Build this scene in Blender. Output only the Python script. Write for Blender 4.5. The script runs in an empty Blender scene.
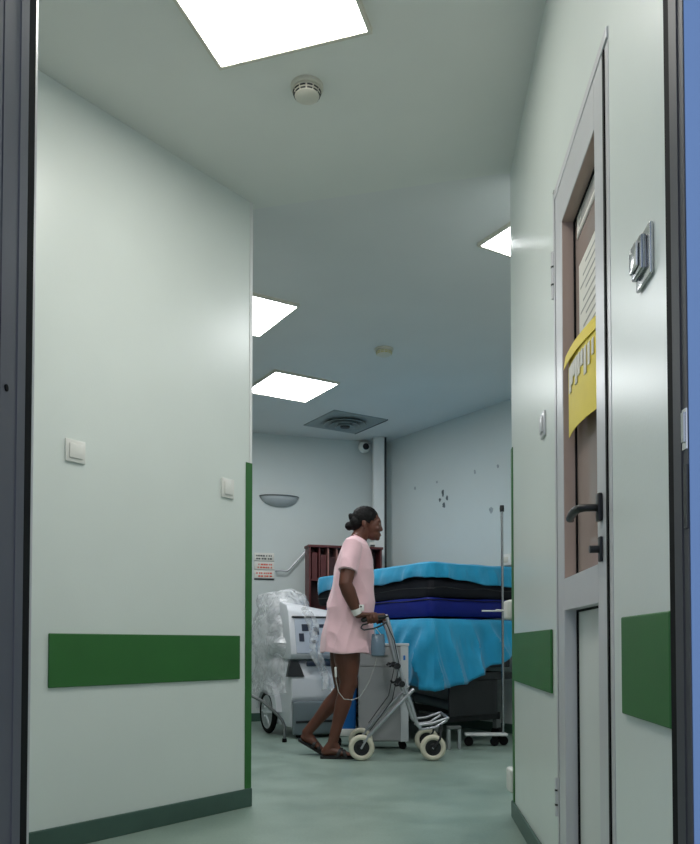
import bpy, bmesh, math, random
from mathutils import Vector, Matrix, noise
random.seed(7)
PI = math.pi
SC = bpy.context.scene
COL = SC.collection

# ------------------------------------------------------------------ camera, world, lights, exposure
F, CX, CY = 800.0, 350.0, 621.0           # focal length and principal point for a 700 x 844 frame
PITCH = math.atan(24 / F)
CAM_H = 0.78                              # the photo is taken from a low seat
H = 2.97                                  # ceiling height
cam_d = bpy.data.cameras.new('camera')
cam = bpy.data.objects.new('camera', cam_d)
COL.objects.link(cam)
cam.location = (0, 0, CAM_H)
cam.rotation_euler = (PI / 2 + PITCH, 0, 0)
cam_d.sensor_fit = 'HORIZONTAL'
cam_d.sensor_width = 36
cam_d.lens = 36 * F / 700
cam_d.shift_y = (CY - 422) / 700
cam_d.clip_start = 0.02
SC.camera = cam

world = bpy.data.worlds.new('world')
SC.world = world
world.use_nodes = True
world.node_tree.nodes['Background'].inputs[0].default_value = (0.60, 0.68, 0.84, 1)
world.node_tree.nodes['Background'].inputs[1].default_value = 0.9
PANEL_CORRIDOR = 9.6
PANEL_HALL = 15.5
SC.view_settings.view_transform = 'Standard'
SC.view_settings.look = 'None'
SC.view_settings.exposure = 0.40
SC.view_settings.gamma = 1.0
SC.view_settings.use_curve_mapping = False
SC.render.film_transparent = False

# ------------------------------------------------------------------ photo frame -> place
cp, sp = math.cos(PITCH), math.sin(PITCH)
def ray(px, py):
    a, b = (px - CX) / F, (CY - py) / F
    return Vector((a, cp - b * sp, sp + b * cp))
def at(px, py, Y):
    r = ray(px, py)
    k = Y / r.y
    return Vector((r.x * k, Y, CAM_H + r.z * k))
def atz(px, py, z):
    r = ray(px, py)
    k = (z - CAM_H) / r.z
    return Vector((r.x * k, r.y * k, z))

# ------------------------------------------------------------------ materials
def lin(c):
    out = []
    for v in c:
        v = v / 255.0
        out.append(v / 12.92 if v <= 0.04045 else ((v + 0.055) / 1.055) ** 2.4)
    return out
def mat(name, rgb, rough=0.6, metal=0.0, var=0.0, scale=6.0, bump=0.0, bscale=60.0, emit=None, strength=0.0,
        trans=0.0, alpha=1.0, sheen=0.0, spec=0.5):
    m = bpy.data.materials.new(name)
    m.use_nodes = True
    nt = m.node_tree
    b = nt.nodes['Principled BSDF']
    c = lin(rgb)
    b.inputs['Base Color'].default_value = (*c, 1)
    b.inputs['Roughness'].default_value = rough
    b.inputs['Metallic'].default_value = metal
    b.inputs['Alpha'].default_value = alpha
    b.inputs['Transmission Weight'].default_value = trans
    b.inputs['Sheen Weight'].default_value = sheen
    b.inputs['Specular IOR Level'].default_value = spec
    tc = nt.nodes.new('ShaderNodeTexCoord')
    if var > 0:
        n = nt.nodes.new('ShaderNodeTexNoise')
        n.inputs['Scale'].default_value = scale
        n.inputs['Detail'].default_value = 5
        nt.links.new(tc.outputs['Object'], n.inputs['Vector'])
        r = nt.nodes.new('ShaderNodeValToRGB')
        r.color_ramp.elements[0].position = 0.3
        r.color_ramp.elements[1].position = 0.7
        r.color_ramp.elements[0].color = (*[max(0, v * (1 - var)) for v in c], 1)
        r.color_ramp.elements[1].color = (*[min(1, v * (1 + var)) for v in c], 1)
        nt.links.new(n.outputs['Fac'], r.inputs['Fac'])
        nt.links.new(r.outputs['Color'], b.inputs['Base Color'])
    if bump > 0:
        n2 = nt.nodes.new('ShaderNodeTexNoise')
        n2.inputs['Scale'].default_value = bscale
        n2.inputs['Detail'].default_value = 4
        nt.links.new(tc.outputs['Object'], n2.inputs['Vector'])
        bp = nt.nodes.new('ShaderNodeBump')
        bp.inputs['Strength'].default_value = bump
        bp.inputs['Distance'].default_value = 0.01
        nt.links.new(n2.outputs['Fac'], bp.inputs['Height'])
        nt.links.new(bp.outputs['Normal'], b.inputs['Normal'])
    if emit:
        b.inputs['Emission Color'].default_value = (*lin(emit), 1)
        b.inputs['Emission Strength'].default_value = strength
    return m

M = {}
M['wall'] = mat('mint wall paint', (219, 226, 221), 0.30, var=0.03, scale=1.6, bump=0.04, bscale=140)
M['hall_wall'] = mat('pale blue wall paint', (206, 213, 211), 0.55, var=0.03, scale=1.4, bump=0.04, bscale=140)
M['ceiling'] = mat('ceiling paint', (229, 230, 224), 0.85, var=0.02, scale=2)
M['ceiling_hall'] = mat('hall ceiling paint', (226, 226, 224), 0.85, var=0.02, scale=2)
M['cove'] = mat('dark green vinyl cove', (66, 92, 82), 0.4, var=0.08, scale=8)
M['green'] = mat('green wall guard', (44, 104, 46), 0.5, var=0.06, scale=5, bump=0.05, bscale=200)
M['white'] = mat('white plastic', (226, 226, 220), 0.35, var=0.01)
M['white_paint'] = mat('white painted metal', (222, 224, 222), 0.4, var=0.02)
M['silver'] = mat('brushed aluminium', (190, 190, 194), 0.32, 0.85, var=0.05, scale=12)
M['alu_white'] = mat('pale lacquered aluminium', (205, 205, 207), 0.33, 0.15, var=0.03, scale=4)
M['steel'] = mat('stainless steel', (170, 172, 174), 0.25, 1.0, var=0.05, scale=20)
M['greymetal'] = mat('grey tube metal', (128, 130, 130), 0.35, 0.7, var=0.05, scale=20)
M['black'] = mat('black plastic', (18, 18, 20), 0.4, var=0.05, scale=10)
M['rubber'] = mat('black rubber', (6, 6, 7), 0.75, var=0.1, scale=15, spec=0.2)
M['dark'] = mat('dark grey metal', (44, 46, 48), 0.45, 0.3, var=0.08, scale=9)
M['jamb'] = mat('grey anodised profile', (92, 92, 98), 0.45, 0.2, var=0.04, scale=5)
M['jamb_dark'] = mat('dark grey profile', (66, 66, 70), 0.5, 0.2, var=0.05, scale=5)
M['leaf_blue'] = mat('blue door laminate', (118, 148, 192), 0.5, var=0.03, scale=3)
M['reveal'] = mat('taupe glazing bead', (186, 164, 152), 0.5, var=0.04, scale=6)
M['panel'] = mat('pale door infill', (214, 218, 214), 0.35, var=0.02, scale=4)
M['paper'] = mat('white paper', (226, 224, 216), 0.8, var=0.02, scale=14)
M['print'] = mat('faint print', (168, 166, 162), 0.8, var=0.1, scale=30)
M['ink'] = mat('dark ink', (70, 70, 72), 0.8, var=0.1, scale=30)
M['red_ink'] = mat('red ink', (214, 84, 62), 0.8, var=0.1, scale=30)
M['yellow'] = mat('yellow card', (228, 204, 52), 0.55, var=0.04, scale=12)
M['chrome'] = mat('chrome', (206, 206, 206), 0.22, 0.8, var=0.02)
M['wood'] = mat('mahogany veneer', (92, 42, 42), 0.45, var=0.2, scale=9)
M['wood_light'] = mat('worn shelf edge', (150, 104, 98), 0.5, var=0.15, scale=9)
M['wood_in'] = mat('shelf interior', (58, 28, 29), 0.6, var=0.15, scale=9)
M['sheet'] = mat('turquoise non-woven sheet', (26, 160, 206), 0.55, var=0.08, scale=7, bump=0.15, bscale=40, sheen=0.3)
M['mattress_blue'] = mat('royal blue mattress cover', (6, 26, 116), 0.6, var=0.08, scale=7, bump=0.08, bscale=30, spec=0.3)
M['mattress_dark'] = mat('navy black mattress cover', (12, 14, 24), 0.65, var=0.1, scale=7, bump=0.08, bscale=30, spec=0.3)
M['machine'] = mat('white machine housing', (222, 224, 228), 0.35, var=0.02, scale=5)
M['machine_grey'] = mat('grey machine bumper', (112, 124, 128), 0.5, var=0.05, scale=6)
M['machine_panel'] = mat('pale control panel', (188, 196, 208), 0.3, var=0.03, scale=8)
M['key'] = mat('dark blue keypad', (40, 48, 66), 0.4, var=0.1, scale=20)
M['cabinet'] = mat('grey laminate', (160, 161, 162), 0.5, var=0.03, scale=6)
M['cabinet_edge'] = mat('pale cabinet edge', (206, 210, 212), 0.4, var=0.02, scale=6)
M['bin'] = mat('blue plastic bin', (18, 110, 190), 0.4, var=0.05, scale=6)
M['tyre'] = mat('cream rubber tyre', (208, 202, 182), 0.6, var=0.06, scale=18)
M['skin'] = mat('brown skin', (94, 54, 39), 0.48, var=0.12, scale=9, bump=0.05, bscale=90)
M['hair'] = mat('black hair', (9, 7, 7), 0.7, var=0.3, scale=40, bump=0.5, bscale=90, spec=0.25)
M['dress'] = mat('pink cotton jersey', (238, 196, 202), 0.85, var=0.04, scale=10, bump=0.06, bscale=120, sheen=0.3)
M['eye'] = mat('eye', (150, 138, 128), 0.2, var=0.02)
M['pupil'] = mat('dark iris', (14, 9, 7), 0.15, var=0.05)
M['lip'] = mat('lips', (104, 52, 46), 0.45, var=0.08, scale=20)
M['nail'] = mat('nail', (150, 104, 88), 0.3, var=0.05)
M['sandal'] = mat('black rubber sandal', (20, 17, 16), 0.6, var=0.15, scale=14)
M['band'] = mat('white wrist dressing', (232, 230, 226), 0.7, var=0.03, scale=20)
M['scuff'] = mat('bared filler', (92, 100, 102), 0.9, var=0.3, scale=40)
M['scuff_pale'] = mat('pale filler', (160, 168, 170), 0.9, var=0.2, scale=40)
M['lamp_glass'] = mat('frosted lamp bowl', (176, 182, 184), 0.4, var=0.03, scale=9)
M['grille'] = mat('grey vent metal', (150, 158, 158), 0.5, var=0.04, scale=9)
M['cream'] = mat('aged white plastic', (214, 210, 196), 0.45, var=0.03, scale=9)
M['hint'] = mat('yellowed plastic', (196, 186, 110), 0.5, var=0.05, scale=9)
M['panel_corridor'] = mat('corridor light diffuser', (245, 245, 245), 0.6, emit=(255, 252, 245), strength=PANEL_CORRIDOR)
M['panel_hall'] = mat('hall light diffuser', (245, 245, 245), 0.6, emit=(250, 253, 255), strength=PANEL_HALL)

def floor_material():
    m = mat('green vinyl floor', (92, 122, 114), 0.3, bump=0.03, bscale=25)
    nt = m.node_tree
    b = nt.nodes['Principled BSDF']
    tc = nt.nodes.new('ShaderNodeTexCoord')
    n1 = nt.nodes.new('ShaderNodeTexNoise'); n1.inputs['Scale'].default_value = 3.0; n1.inputs['Detail'].default_value = 8
    n2 = nt.nodes.new('ShaderNodeTexNoise'); n2.inputs['Scale'].default_value = 90.0; n2.inputs['Detail'].default_value = 2
    mx = nt.nodes.new('ShaderNodeMath'); mx.operation = 'ADD'
    ml = nt.nodes.new('ShaderNodeMath'); ml.operation = 'MULTIPLY'; ml.inputs[1].default_value = 0.35
    rp = nt.nodes.new('ShaderNodeValToRGB')
    rp.color_ramp.elements[0].position = 0.5; rp.color_ramp.elements[1].position = 0.85
    rp.color_ramp.elements[0].color = (*lin((126, 146, 135)), 1)
    rp.color_ramp.elements[1].color = (*lin((150, 168, 157)), 1)
    nt.links.new(tc.outputs['Object'], n1.inputs['Vector']); nt.links.new(tc.outputs['Object'], n2.inputs['Vector'])
    nt.links.new(n2.outputs['Fac'], ml.inputs[0])
    nt.links.new(n1.outputs['Fac'], mx.inputs[0]); nt.links.new(ml.outputs[0], mx.inputs[1])
    nt.links.new(mx.outputs[0], rp.inputs['Fac']); nt.links.new(rp.outputs['Color'], b.inputs['Base Color'])
    rr = nt.nodes.new('ShaderNodeMapRange')
    rr.inputs[3].default_value = 0.28; rr.inputs[4].default_value = 0.46
    nt.links.new(n1.outputs['Fac'], rr.inputs[0]); nt.links.new(rr.outputs[0], b.inputs['Roughness'])
    return m
M['floor'] = floor_material()

def film_material():
    m = bpy.data.materials.new('clear plastic film')
    m.use_nodes = True
    nt = m.node_tree
    nt.nodes.remove(nt.nodes['Principled BSDF'])
    out = nt.nodes['Material Output']
    tr = nt.nodes.new('ShaderNodeBsdfTransparent')
    df = nt.nodes.new('ShaderNodeBsdfDiffuse'); df.inputs[0].default_value = (0.86, 0.87, 0.89, 1)
    gl = nt.nodes.new('ShaderNodeBsdfGlossy'); gl.inputs[1].default_value = 0.3
    tc = nt.nodes.new('ShaderNodeTexCoord')
    n = nt.nodes.new('ShaderNodeTexNoise'); n.inputs['Scale'].default_value = 9; n.inputs['Detail'].default_value = 6
    n.inputs['Distortion'].default_value = 1.4
    rp = nt.nodes.new('ShaderNodeMapRange'); rp.inputs[1].default_value = 0.35; rp.inputs[2].default_value = 0.7
    rp.inputs[3].default_value = 0.14; rp.inputs[4].default_value = 0.72
    nt.links.new(tc.outputs['Object'], n.inputs['Vector']); nt.links.new(n.outputs['Fac'], rp.inputs[0])
    mx = nt.nodes.new('ShaderNodeMixShader'); nt.links.new(rp.outputs[0], mx.inputs[0])
    nt.links.new(tr.outputs[0], mx.inputs[1]); nt.links.new(df.outputs[0], mx.inputs[2])
    m2 = nt.nodes.new('ShaderNodeMixShader'); m2.inputs[0].default_value = 0.07
    nt.links.new(mx.outputs[0], m2.inputs[1]); nt.links.new(gl.outputs[0], m2.inputs[2])
    bp = nt.nodes.new('ShaderNodeBump'); bp.inputs['Strength'].default_value = 0.6; bp.inputs['Distance'].default_value = 0.02
    nt.links.new(n.outputs['Fac'], bp.inputs['Height'])
    nt.links.new(bp.outputs[0], df.inputs['Normal']); nt.links.new(bp.outputs[0], gl.inputs['Normal'])
    nt.links.new(m2.outputs[0], out.inputs[0])
    return m
M['film'] = film_material()
def clear_material(name, tint, fac, rough=0.1):
    m = bpy.data.materials.new(name)
    m.use_nodes = True
    nt = m.node_tree
    nt.nodes.remove(nt.nodes['Principled BSDF'])
    out = nt.nodes['Material Output']
    tr = nt.nodes.new('ShaderNodeBsdfTransparent'); tr.inputs[0].default_value = (*lin(tint), 1)
    df = nt.nodes.new('ShaderNodeBsdfDiffuse'); df.inputs[0].default_value = (*lin(tint), 1)
    gl = nt.nodes.new('ShaderNodeBsdfGlossy'); gl.inputs[1].default_value = rough
    mx = nt.nodes.new('ShaderNodeMixShader'); mx.inputs[0].default_value = fac
    nt.links.new(tr.outputs[0], mx.inputs[1]); nt.links.new(df.outputs[0], mx.inputs[2])
    fr = nt.nodes.new('ShaderNodeFresnel'); fr.inputs[0].default_value = 1.45
    m2 = nt.nodes.new('ShaderNodeMixShader')
    nt.links.new(fr.outputs[0], m2.inputs[0]); nt.links.new(mx.outputs[0], m2.inputs[1]); nt.links.new(gl.outputs[0], m2.inputs[2])
    nt.links.new(m2.outputs[0], out.inputs[0])
    return m
M['glass'] = clear_material('door glazing', (186, 168, 160), 0.72, 0.08)
M['pouch'] = clear_material('clear pouch', (150, 172, 190), 0.55, 0.15)
M['tubing'] = clear_material('clear tubing', (214, 214, 210), 0.6, 0.15)

# ------------------------------------------------------------------ mesh builder
class MB:
    def __init__(self):
        self.bm = bmesh.new()
    def box(self, x0, x1, y0, y1, z0, z1, bev=0.0, seg=2, mtx=None):
        r = bmesh.ops.create_cube(self.bm, size=1.0)
        vs = r['verts']
        for v in vs:
            v.co = Vector(((x0 + x1) / 2 + v.co.x * (x1 - x0), (y0 + y1) / 2 + v.co.y * (y1 - y0), (z0 + z1) / 2 + v.co.z * (z1 - z0)))
        if bev > 0:
            es = list({e for v in vs for e in v.link_edges})
            rb = bmesh.ops.bevel(self.bm, geom=es, offset=bev, segments=seg, profile=0.5, affect='EDGES')
            vs = list(set([v for v in vs if v.is_valid] + [v for v in rb['verts'] if v.is_valid]))
        if mtx is not None:
            for v in vs: v.co = mtx @ v.co
        return self
    def loft(self, rings, cap=True, closed=False):
        rv = [[self.bm.verts.new(p) for p in r] for r in rings]
        n = len(rv[0])
        m = len(rv)
        for i in range(m if closed else m - 1):
            a, b = rv[i], rv[(i + 1) % m]
            for j in range(n):
                self.bm.faces.new((a[j], a[(j + 1) % n], b[(j + 1) % n], b[j]))
        if cap and not closed:
            self.bm.faces.new(list(reversed(rv[0])))
            self.bm.faces.new(rv[-1])
        return self
    def tube(self, pts, r, n=12, closed=False, round_=False, lat=Vector((0, 1, 0))):
        pts = [Vector(p) for p in pts]
        m = len(pts)
        rs = r if isinstance(r, (list, tuple)) else [r] * m
        rings = []
        up = None
        for i, p in enumerate(pts):
            if closed: t = pts[(i + 1) % m] - pts[i - 1]
            elif i == 0: t = pts[1] - p
            elif i == m - 1: t = p - pts[i - 1]
            else: t = (pts[i + 1] - p).normalized() + (p - pts[i - 1]).normalized()
            t.normalize()
            if up is None:
                up = lat if abs(t.dot(lat)) < 0.9 else Vector((1, 0, 0)) if abs(t.x) < 0.9 else Vector((0, 0, 1))
            u = (up - t * up.dot(t)).normalized()
            up = u
            w = t.cross(u)
            ri = rs[i]
            ra, rb = ri if isinstance(ri, tuple) else (ri, ri)      # ra across the body (lat), rb along the other axis
            ring = [p + u * (math.cos(2 * PI * k / n) * ra) + w * (math.sin(2 * PI * k / n) * rb) for k in range(n)]
            if round_ and i == 0:
                for f, g in ((0.95, 0.3), (0.7, 0.72), (0.35, 0.94)):
                    rings.append([p - t * (f * min(ra, rb)) + (q - p) * g for q in ring][:])
            rings.append(ring)
            if round_ and i == m - 1:
                for f, g in ((0.35, 0.94), (0.7, 0.72), (0.95, 0.3)):
                    rings.append([p + t * (f * min(ra, rb)) + (q - p) * g for q in ring])
        return self.loft(rings, True, closed)
    def cyl(self, p0, p1, r, n=20):
        return self.tube([p0, p1], r, n)
    def lathe(self, prof, c=(0, 0, 0), axis='Z', n=32, sx=1, sy=1):
        c = Vector(c)
        rings = []
        for r, z in prof:
            ring = []
            for k in range(n):
                a = 2 * PI * k / n
                x, y = r * math.cos(a) * sx, r * math.sin(a) * sy
                v = {'Z': Vector((x, y, z)), 'Y': Vector((x, z, -y)), 'X': Vector((z, x, y))}[axis]
                ring.append(c + v)
            rings.append(ring)
        return self.loft(rings)
    def ell(self, c, r, rot=None, n=20):
        ret = bmesh.ops.create_uvsphere(self.bm, u_segments=n, v_segments=n // 2 + 2, radius=1.0)
        R = rot if rot is not None else Matrix.Identity(3)
        for v in ret['verts']:
            v.co = Vector(c) + R @ Vector((v.co.x * r[0], v.co.y * r[1], v.co.z * r[2]))
        return self
    def prism(self, poly, d0, d1, f):
        a = [self.bm.verts.new(f(p[0], p[1], d0)) for p in poly]
        b = [self.bm.verts.new(f(p[0], p[1], d1)) for p in poly]
        n = len(poly)
        self.bm.faces.new(a); self.bm.faces.new(list(reversed(b)))
        for i in range(n):
            self.bm.faces.new((a[i], b[i], b[(i + 1) % n], a[(i + 1) % n]))
        return self
    def torus(self, c, R, r, axis='Y', n=36, m=12):
        c = Vector(c)
        rings = []
        for k in range(n):
            a = 2 * PI * k / n
            e = Vector((math.cos(a), 0, math.sin(a))) if axis == 'Y' else Vector((0, math.cos(a), math.sin(a))) if axis == 'X' else Vector((math.cos(a), math.sin(a), 0))
            ax = {'X': Vector((1, 0, 0)), 'Y': Vector((0, 1, 0)), 'Z': Vector((0, 0, 1))}[axis]
            rings.append([c + e * (R + r * math.cos(2 * PI * j / m)) + ax * (r * math.sin(2 * PI * j / m)) for j in range(m)])
        return self.loft(rings, False, True)
    def build(self, name, m, parent=None, smooth=True):
        bmesh.ops.recalc_face_normals(self.bm, faces=self.bm.faces[:])
        me = bpy.data.meshes.new(name)
        self.bm.to_mesh(me)
        self.bm.free()
        me.materials.append(m)
        if smooth:
            for p in me.polygons: p.use_smooth = True
            try: me.set_sharp_from_angle(angle=math.radians(38))
            except Exception: pass
        o = bpy.data.objects.new(name, me)
        COL.objects.link(o)
        if parent: o.parent = parent
        return o

def thing(name, label, cat, loc=(0, 0, 0), rotz=0.0, group=None):
    o = bpy.data.objects.new(name, None)
    o.empty_display_size = 0.1
    COL.objects.link(o)
    o.location = loc
    o.rotation_euler = (0, 0, rotz)
    return tag(o, label, cat, group)
def tag(o, label, cat, group=None):
    o['label'] = label
    o['category'] = cat
    if group: o['group'] = group
    return o
def struct(o, label, cat):
    o['kind'] = 'structure'
    return tag(o, label, cat)
def remeshed(o, voxel, smooth_iter=2, factor=0.5):
    r = o.modifiers.new('r', 'REMESH'); r.mode = 'VOXEL'; r.voxel_size = voxel
    if smooth_iter:
        s = o.modifiers.new('s', 'SMOOTH'); s.iterations = smooth_iter; s.factor = factor
    dg = bpy.context.evaluated_depsgraph_get()
    me = bpy.data.meshes.new_from_object(o.evaluated_get(dg))
    o.modifiers.clear()
    o.data = me
    for p in me.polygons: p.use_smooth = True
    return o

class Wall:
    """vertical wall plane: s runs along d, n points into the room (n is 90 degrees left of d)"""
    def __init__(self, p, n):
        self.p = Vector((p[0], p[1], 0))
        self.n = Vector((n[0], n[1], 0)).normalized()
        self.d = Vector((self.n.y, -self.n.x, 0))
        self.rot = math.atan2(self.d.y, self.d.x)
    def sz(self, px, py):
        r = ray(px, py)
        o = Vector((0, 0, CAM_H))
        k = (self.p - o).dot(self.n) / r.dot(self.n)
        q = o + r * k
        return (q - self.p).dot(self.d), q.z
    def pt(self, s, d, z):
        return self.p + self.d * s + self.n * d + Vector((0, 0, z))
    def mtx(self):
        return Matrix.Translation(self.p) @ Matrix.Rotation(self.rot, 4, 'Z')
    def thing(self, name, label, cat, s, z, group=None):
        return thing(name, label, cat, self.pt(s, 0, z), self.rot, group)

WL = Wall((-0.485, 3.903), (0.795, -0.607))
WR = Wall((0.744, 3.655), (-1.0, 0.0775))
WBL = Wall((0.30, 8.60), (0.30, -0.955))
WBR = Wall((0.39, 8.58), (-0.825, -0.565))

# ------------------------------------------------------------------ the setting
bm = MB(); bm.box(-5, 4.5, -0.5, 10.5, -0.1, 0)
struct(bm.build('floor', M['floor'], None, False), 'worn green vinyl floor of the corridor and hall', 'floor')
bm = MB()
cpoly = [(-5, -0.5), (4.5, -0.5), (4.5, 3.60), (0.7, 3.655), (-0.49, 3.96), (-5, 3.96)]
bm.prism(cpoly, H, H + 0.12, lambda x, y, z: Vector((x, y, z)))
struct(bm.build('ceiling', M['ceiling'], None, False), 'grey ceiling over the corridor', 'ceiling')
bm = MB()
cpoly = [(4.5, 3.60), (0.7, 3.655), (-0.49, 3.96), (-5, 3.96), (-5, 10.5), (4.5, 10.5)]
bm.prism(cpoly, H, H + 0.12, lambda x, y, z: Vector((x, y, z)))
struct(bm.build('ceiling', M['ceiling_hall'], None, False), 'bluish grey ceiling over the hall', 'ceiling')

bm = MB(); bm.box(0, 4.05, -0.12, 0, 0, H, mtx=WL.mtx())
struct(bm.build('wall_left', M['wall'], None, False), 'pale mint corridor wall on the left', 'wall')
# the right wall leaves an opening for its door
s_a, _ = WR.sz(556, 400)      # far side of the door frame
s_b, _ = WR.sz(612, 400)      # near side of the door frame
_, z_door = WR.sz(556, 190)
bm = MB()
bm.box(s_a, 0, -0.14, 0, 0, H, mtx=WR.mtx())
bm.box(-2.98, s_b, -0.14, 0, 0, H, mtx=WR.mtx())
bm.box(s_b, s_a, -0.14, 0, z_door, H, mtx=WR.mtx())
struct(bm.build('wall_right', M['wall'], None, False), 'pale mint corridor wall on the right', 'wall')
bm = MB(); bm.box(-0.35, 4.6, -0.12, 0, 0, H, mtx=WBL.mtx())
struct(bm.build('wall_back', M['hall_wall'], None, False), 'pale blue back wall of the hall with the lamp', 'wall')
bm = MB(); bm.box(-6.0, 0.25, -0.12, 0, 0, H, mtx=WBR.mtx())
wall_br = struct(bm.build('wall_back_right', M['hall_wall'], None, False), 'pale blue hall wall behind the beds with chipped plaster', 'wall')
# sides of the hall out of sight
bm = MB(); bm.box(-4.2, -4.08, 4.0, 9.0, 0, H)
struct(bm.build('wall_hall_left', M['hall_wall'], None, False), 'far left side wall of the hall', 'wall')
bm = MB(); bm.box(-4.2, -0.62, 4.02, 4.14, 0, H)
struct(bm.build('wall_hall_front', M['hall_wall'], None, False), 'hall wall behind the left corridor wall', 'wall')
bm = MB(); bm.box(0.90, 4.0, 3.52, 3.64, 0, H)
struct(bm.build('wall_hall_right', M['hall_wall'], None, False), 'hall wall behind the right corridor wall', 'wall')

# column in the far corner
pc = at(378.5, 500, 8.35)
bm = MB(); bm.box(-0.058, 0.058, -0.055, 0.055, 0, H, 0.006, mtx=Matrix.Translation((pc.x, 8.40, 0)) @ Matrix.Rotation(0.1, 4, 'Z'))
struct(bm.build('trim_1', M['white_paint'], None, False), 'slim white boxed column in the far corner of the hall', 'column')
bm = MB(); bm.box(0.0, 0.022, 0, 0.03, 0, H, mtx=Matrix.Translation((pc.x + 0.064, 8.37, 0)))
struct(bm.build('trim_2', M['dark'], None, False), 'dark vertical pipe strip beside the white column', 'trim')

npz = at(372, 545, 8.34).z
o_np = thing('name_plate', 'small white plate with a dark label on the slim corner column', 'plate', (at(372.5, 545, 8.34).x, 8.336, npz), 0.1)
# baseboards
bm = MB(); bm.box(-0.004, 4.0, 0.0005, 0.012, 0, 0.088, 0.004, mtx=WL.mtx())
struct(bm.build('baseboard_left', M['cove'], None, False), 'dark green cove baseboard along the left wall', 'baseboard')
bm = MB()
bm.box(s_a, 0.004, 0.0005, 0.012, 0, 0.075, 0.004, mtx=WR.mtx())
bm.box(-2.9, s_b, 0.0005, 0.012, 0, 0.075, 0.004, mtx=WR.mtx())
struct(bm.build('baseboard_right', M['cove'], None, False), 'dark green cove baseboard along the right wall', 'baseboard')
bm = MB(); bm.box(-0.2, 4.2, 0.0005, 0.012, 0, 0.085, 0.004, mtx=WBL.mtx())
struct(bm.build('baseboard_back', M['cove'], None, False), 'green baseboard along the hall back wall', 'baseboard')
bm = MB(); bm.box(-5.0, 0.02, 0.0005, 0.012, 0, 0.085, 0.004, mtx=WBR.mtx())
struct(bm.build('baseboard_back_right', M['cove'], None, False), 'green baseboard along the wall behind the beds', 'baseboard')

# corner guards (green below, white bead above)
_, zg = WL.sz(249, 463)
bm = MB(); bm.box(0.0, 0.038, 0.0005, 0.004, 0.088, zg, mtx=WL.mtx()); bm.box(-0.004, 0, -0.06, 0.004, 0.088, zg, mtx=WL.mtx())
struct(bm.build('trim_3', M['green'], None, False), 'tall green corner guard on the left wall end', 'corner guard')
bm = MB(); bm.box(0.0, 0.016, 0.0005, 0.003, zg, H - 0.001, mtx=WL.mtx()); bm.box(-0.003, 0, -0.05, 0.003, zg, H - 0.001, mtx=WL.mtx())
struct(bm.build('trim_4', M['white_paint'], None, False), 'white corner bead above the left green guard', 'corner bead')
_, zg2 = WR.sz(513, 447)
bm = MB(); bm.box(-0.045, 0.0, 0.0005, 0.004, 0.075, zg2, mtx=WR.mtx()); bm.box(0.0, 0.004, -0.06, 0.004, 0.075, zg2, mtx=WR.mtx())
struct(bm.build('trim_5', M['green'], None, False), 'tall green corner guard on the right wall end', 'corner guard')

# green bumper boards
def board(W, name, p0, p1, ytop0, ybot0, ytop1, ybot1, label):
    s0, zt0 = W.sz(p0, ytop0); _, zb0 = W.sz(p0, ybot0)
    s1, zt1 = W.sz(p1, ytop1); _, zb1 = W.sz(p1, ybot1)
    zt, zb = (zt0 + zt1) / 2, (zb0 + zb1) / 2
    b = MB(); b.box(min(s0, s1), max(s0, s1), 0.0005, 0.009, zb, zt, 0.003, mtx=W.mtx())
    return struct(b.build(name, M['green'], None, False), label, 'bumper board')
board(WL, 'trim_6', 48, 239, 633, 688, 636, 679, 'long green bumper board on the left wall')
board(WR, 'trim_7', 515, 553, 633, 680, 630, 694, 'short green bumper board between the wall end and the glazed door')
board(WR, 'trim_8', 625, 674, 617, 713, 611, 729, 'green bumper board in front of the glazed door nearest the doorway')

# jamb post behind the left leaf, and front wall pieces around the doorway
bm = MB(); bm.box(-0.66, -0.566, 1.36, 1.42, 0, H)
struct(bm.build('trim_9', M['alu_white'], None, False), 'thin white jamb post beside the left door leaf', 'jamb')
bm = MB(); bm.box(-5, -1.33, 0.56, 0.68, 0, H); bm.box(1.33, 4.4, 0.56, 0.68, 0, H); bm.box(-1.33, 1.33, 0.56, 0.68, 2.75, H)
struct(bm.build('wall_front', M['wall'], None, False), 'wall around the near doorway', 'wall')
bm = MB(); bm.box(-5, -4.88, 0.68, 4.0, 0, H)
struct(bm.build('wall_side_left', M['wall'], None, False), 'side wall left of the near doorway', 'wall')

# door leaf on the right: blue face to the camera, grey edge with lock
dr = struct(thing('door_1', 'blue door leaf with a dark metal edge at the right of the near doorway', 'door', (0.281, 0.660, 0)), 'blue door leaf with a dark metal edge at the right of the near doorway', 'door')
b = MB(); b.box(0.001, 1.05, 0, 0.028, 0.005, 2.74); b.build('leaf', M['leaf_blue'], dr, False)
b = MB(); b.box(0, 0.001, 0.001, 0.012, 0.005, 2.74); b.box(-0.001, 0.001, 0.012, 0.028, 0.005, 2.74); b.build('edge_profile', M['jamb_dark'], dr, False)
b = MB(); b.box(0.0, 0.012, 0.0285, 0.0415, 0.005, 2.74); b.build('gasket', M['rubber'], dr, False)
b = MB()
zl0, zl1 = at(687, 442, 0.64).z, at(687, 400, 0.64).z
b.box(-0.0012, 0.0005, 0.001, 0.009, zl0, zl1); o = b.build('latch_plate', M['chrome'], dr, False)
b = MB(); b.box(-0.003, -0.0012, 0.002, 0.007, zl0 + 0.006, zl1 - 0.003); b.build('latch', M['steel'], o, False)
zl0, zl1 = at(687, 524, 0.64).z, at(687, 458, 0.64).z
b = MB(); b.box(-0.0012, 0.0005, 0.001, 0.008, zl0, zl1); b.build('strike_plate', M['dark'], dr, False)
dl = struct(thing('door_2', 'grey metal door leaf edge at the left of the near doorway', 'door', (-0.2745, 0.61, 0)), 'grey metal door leaf edge at the left of the near doorway', 'door')
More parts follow.
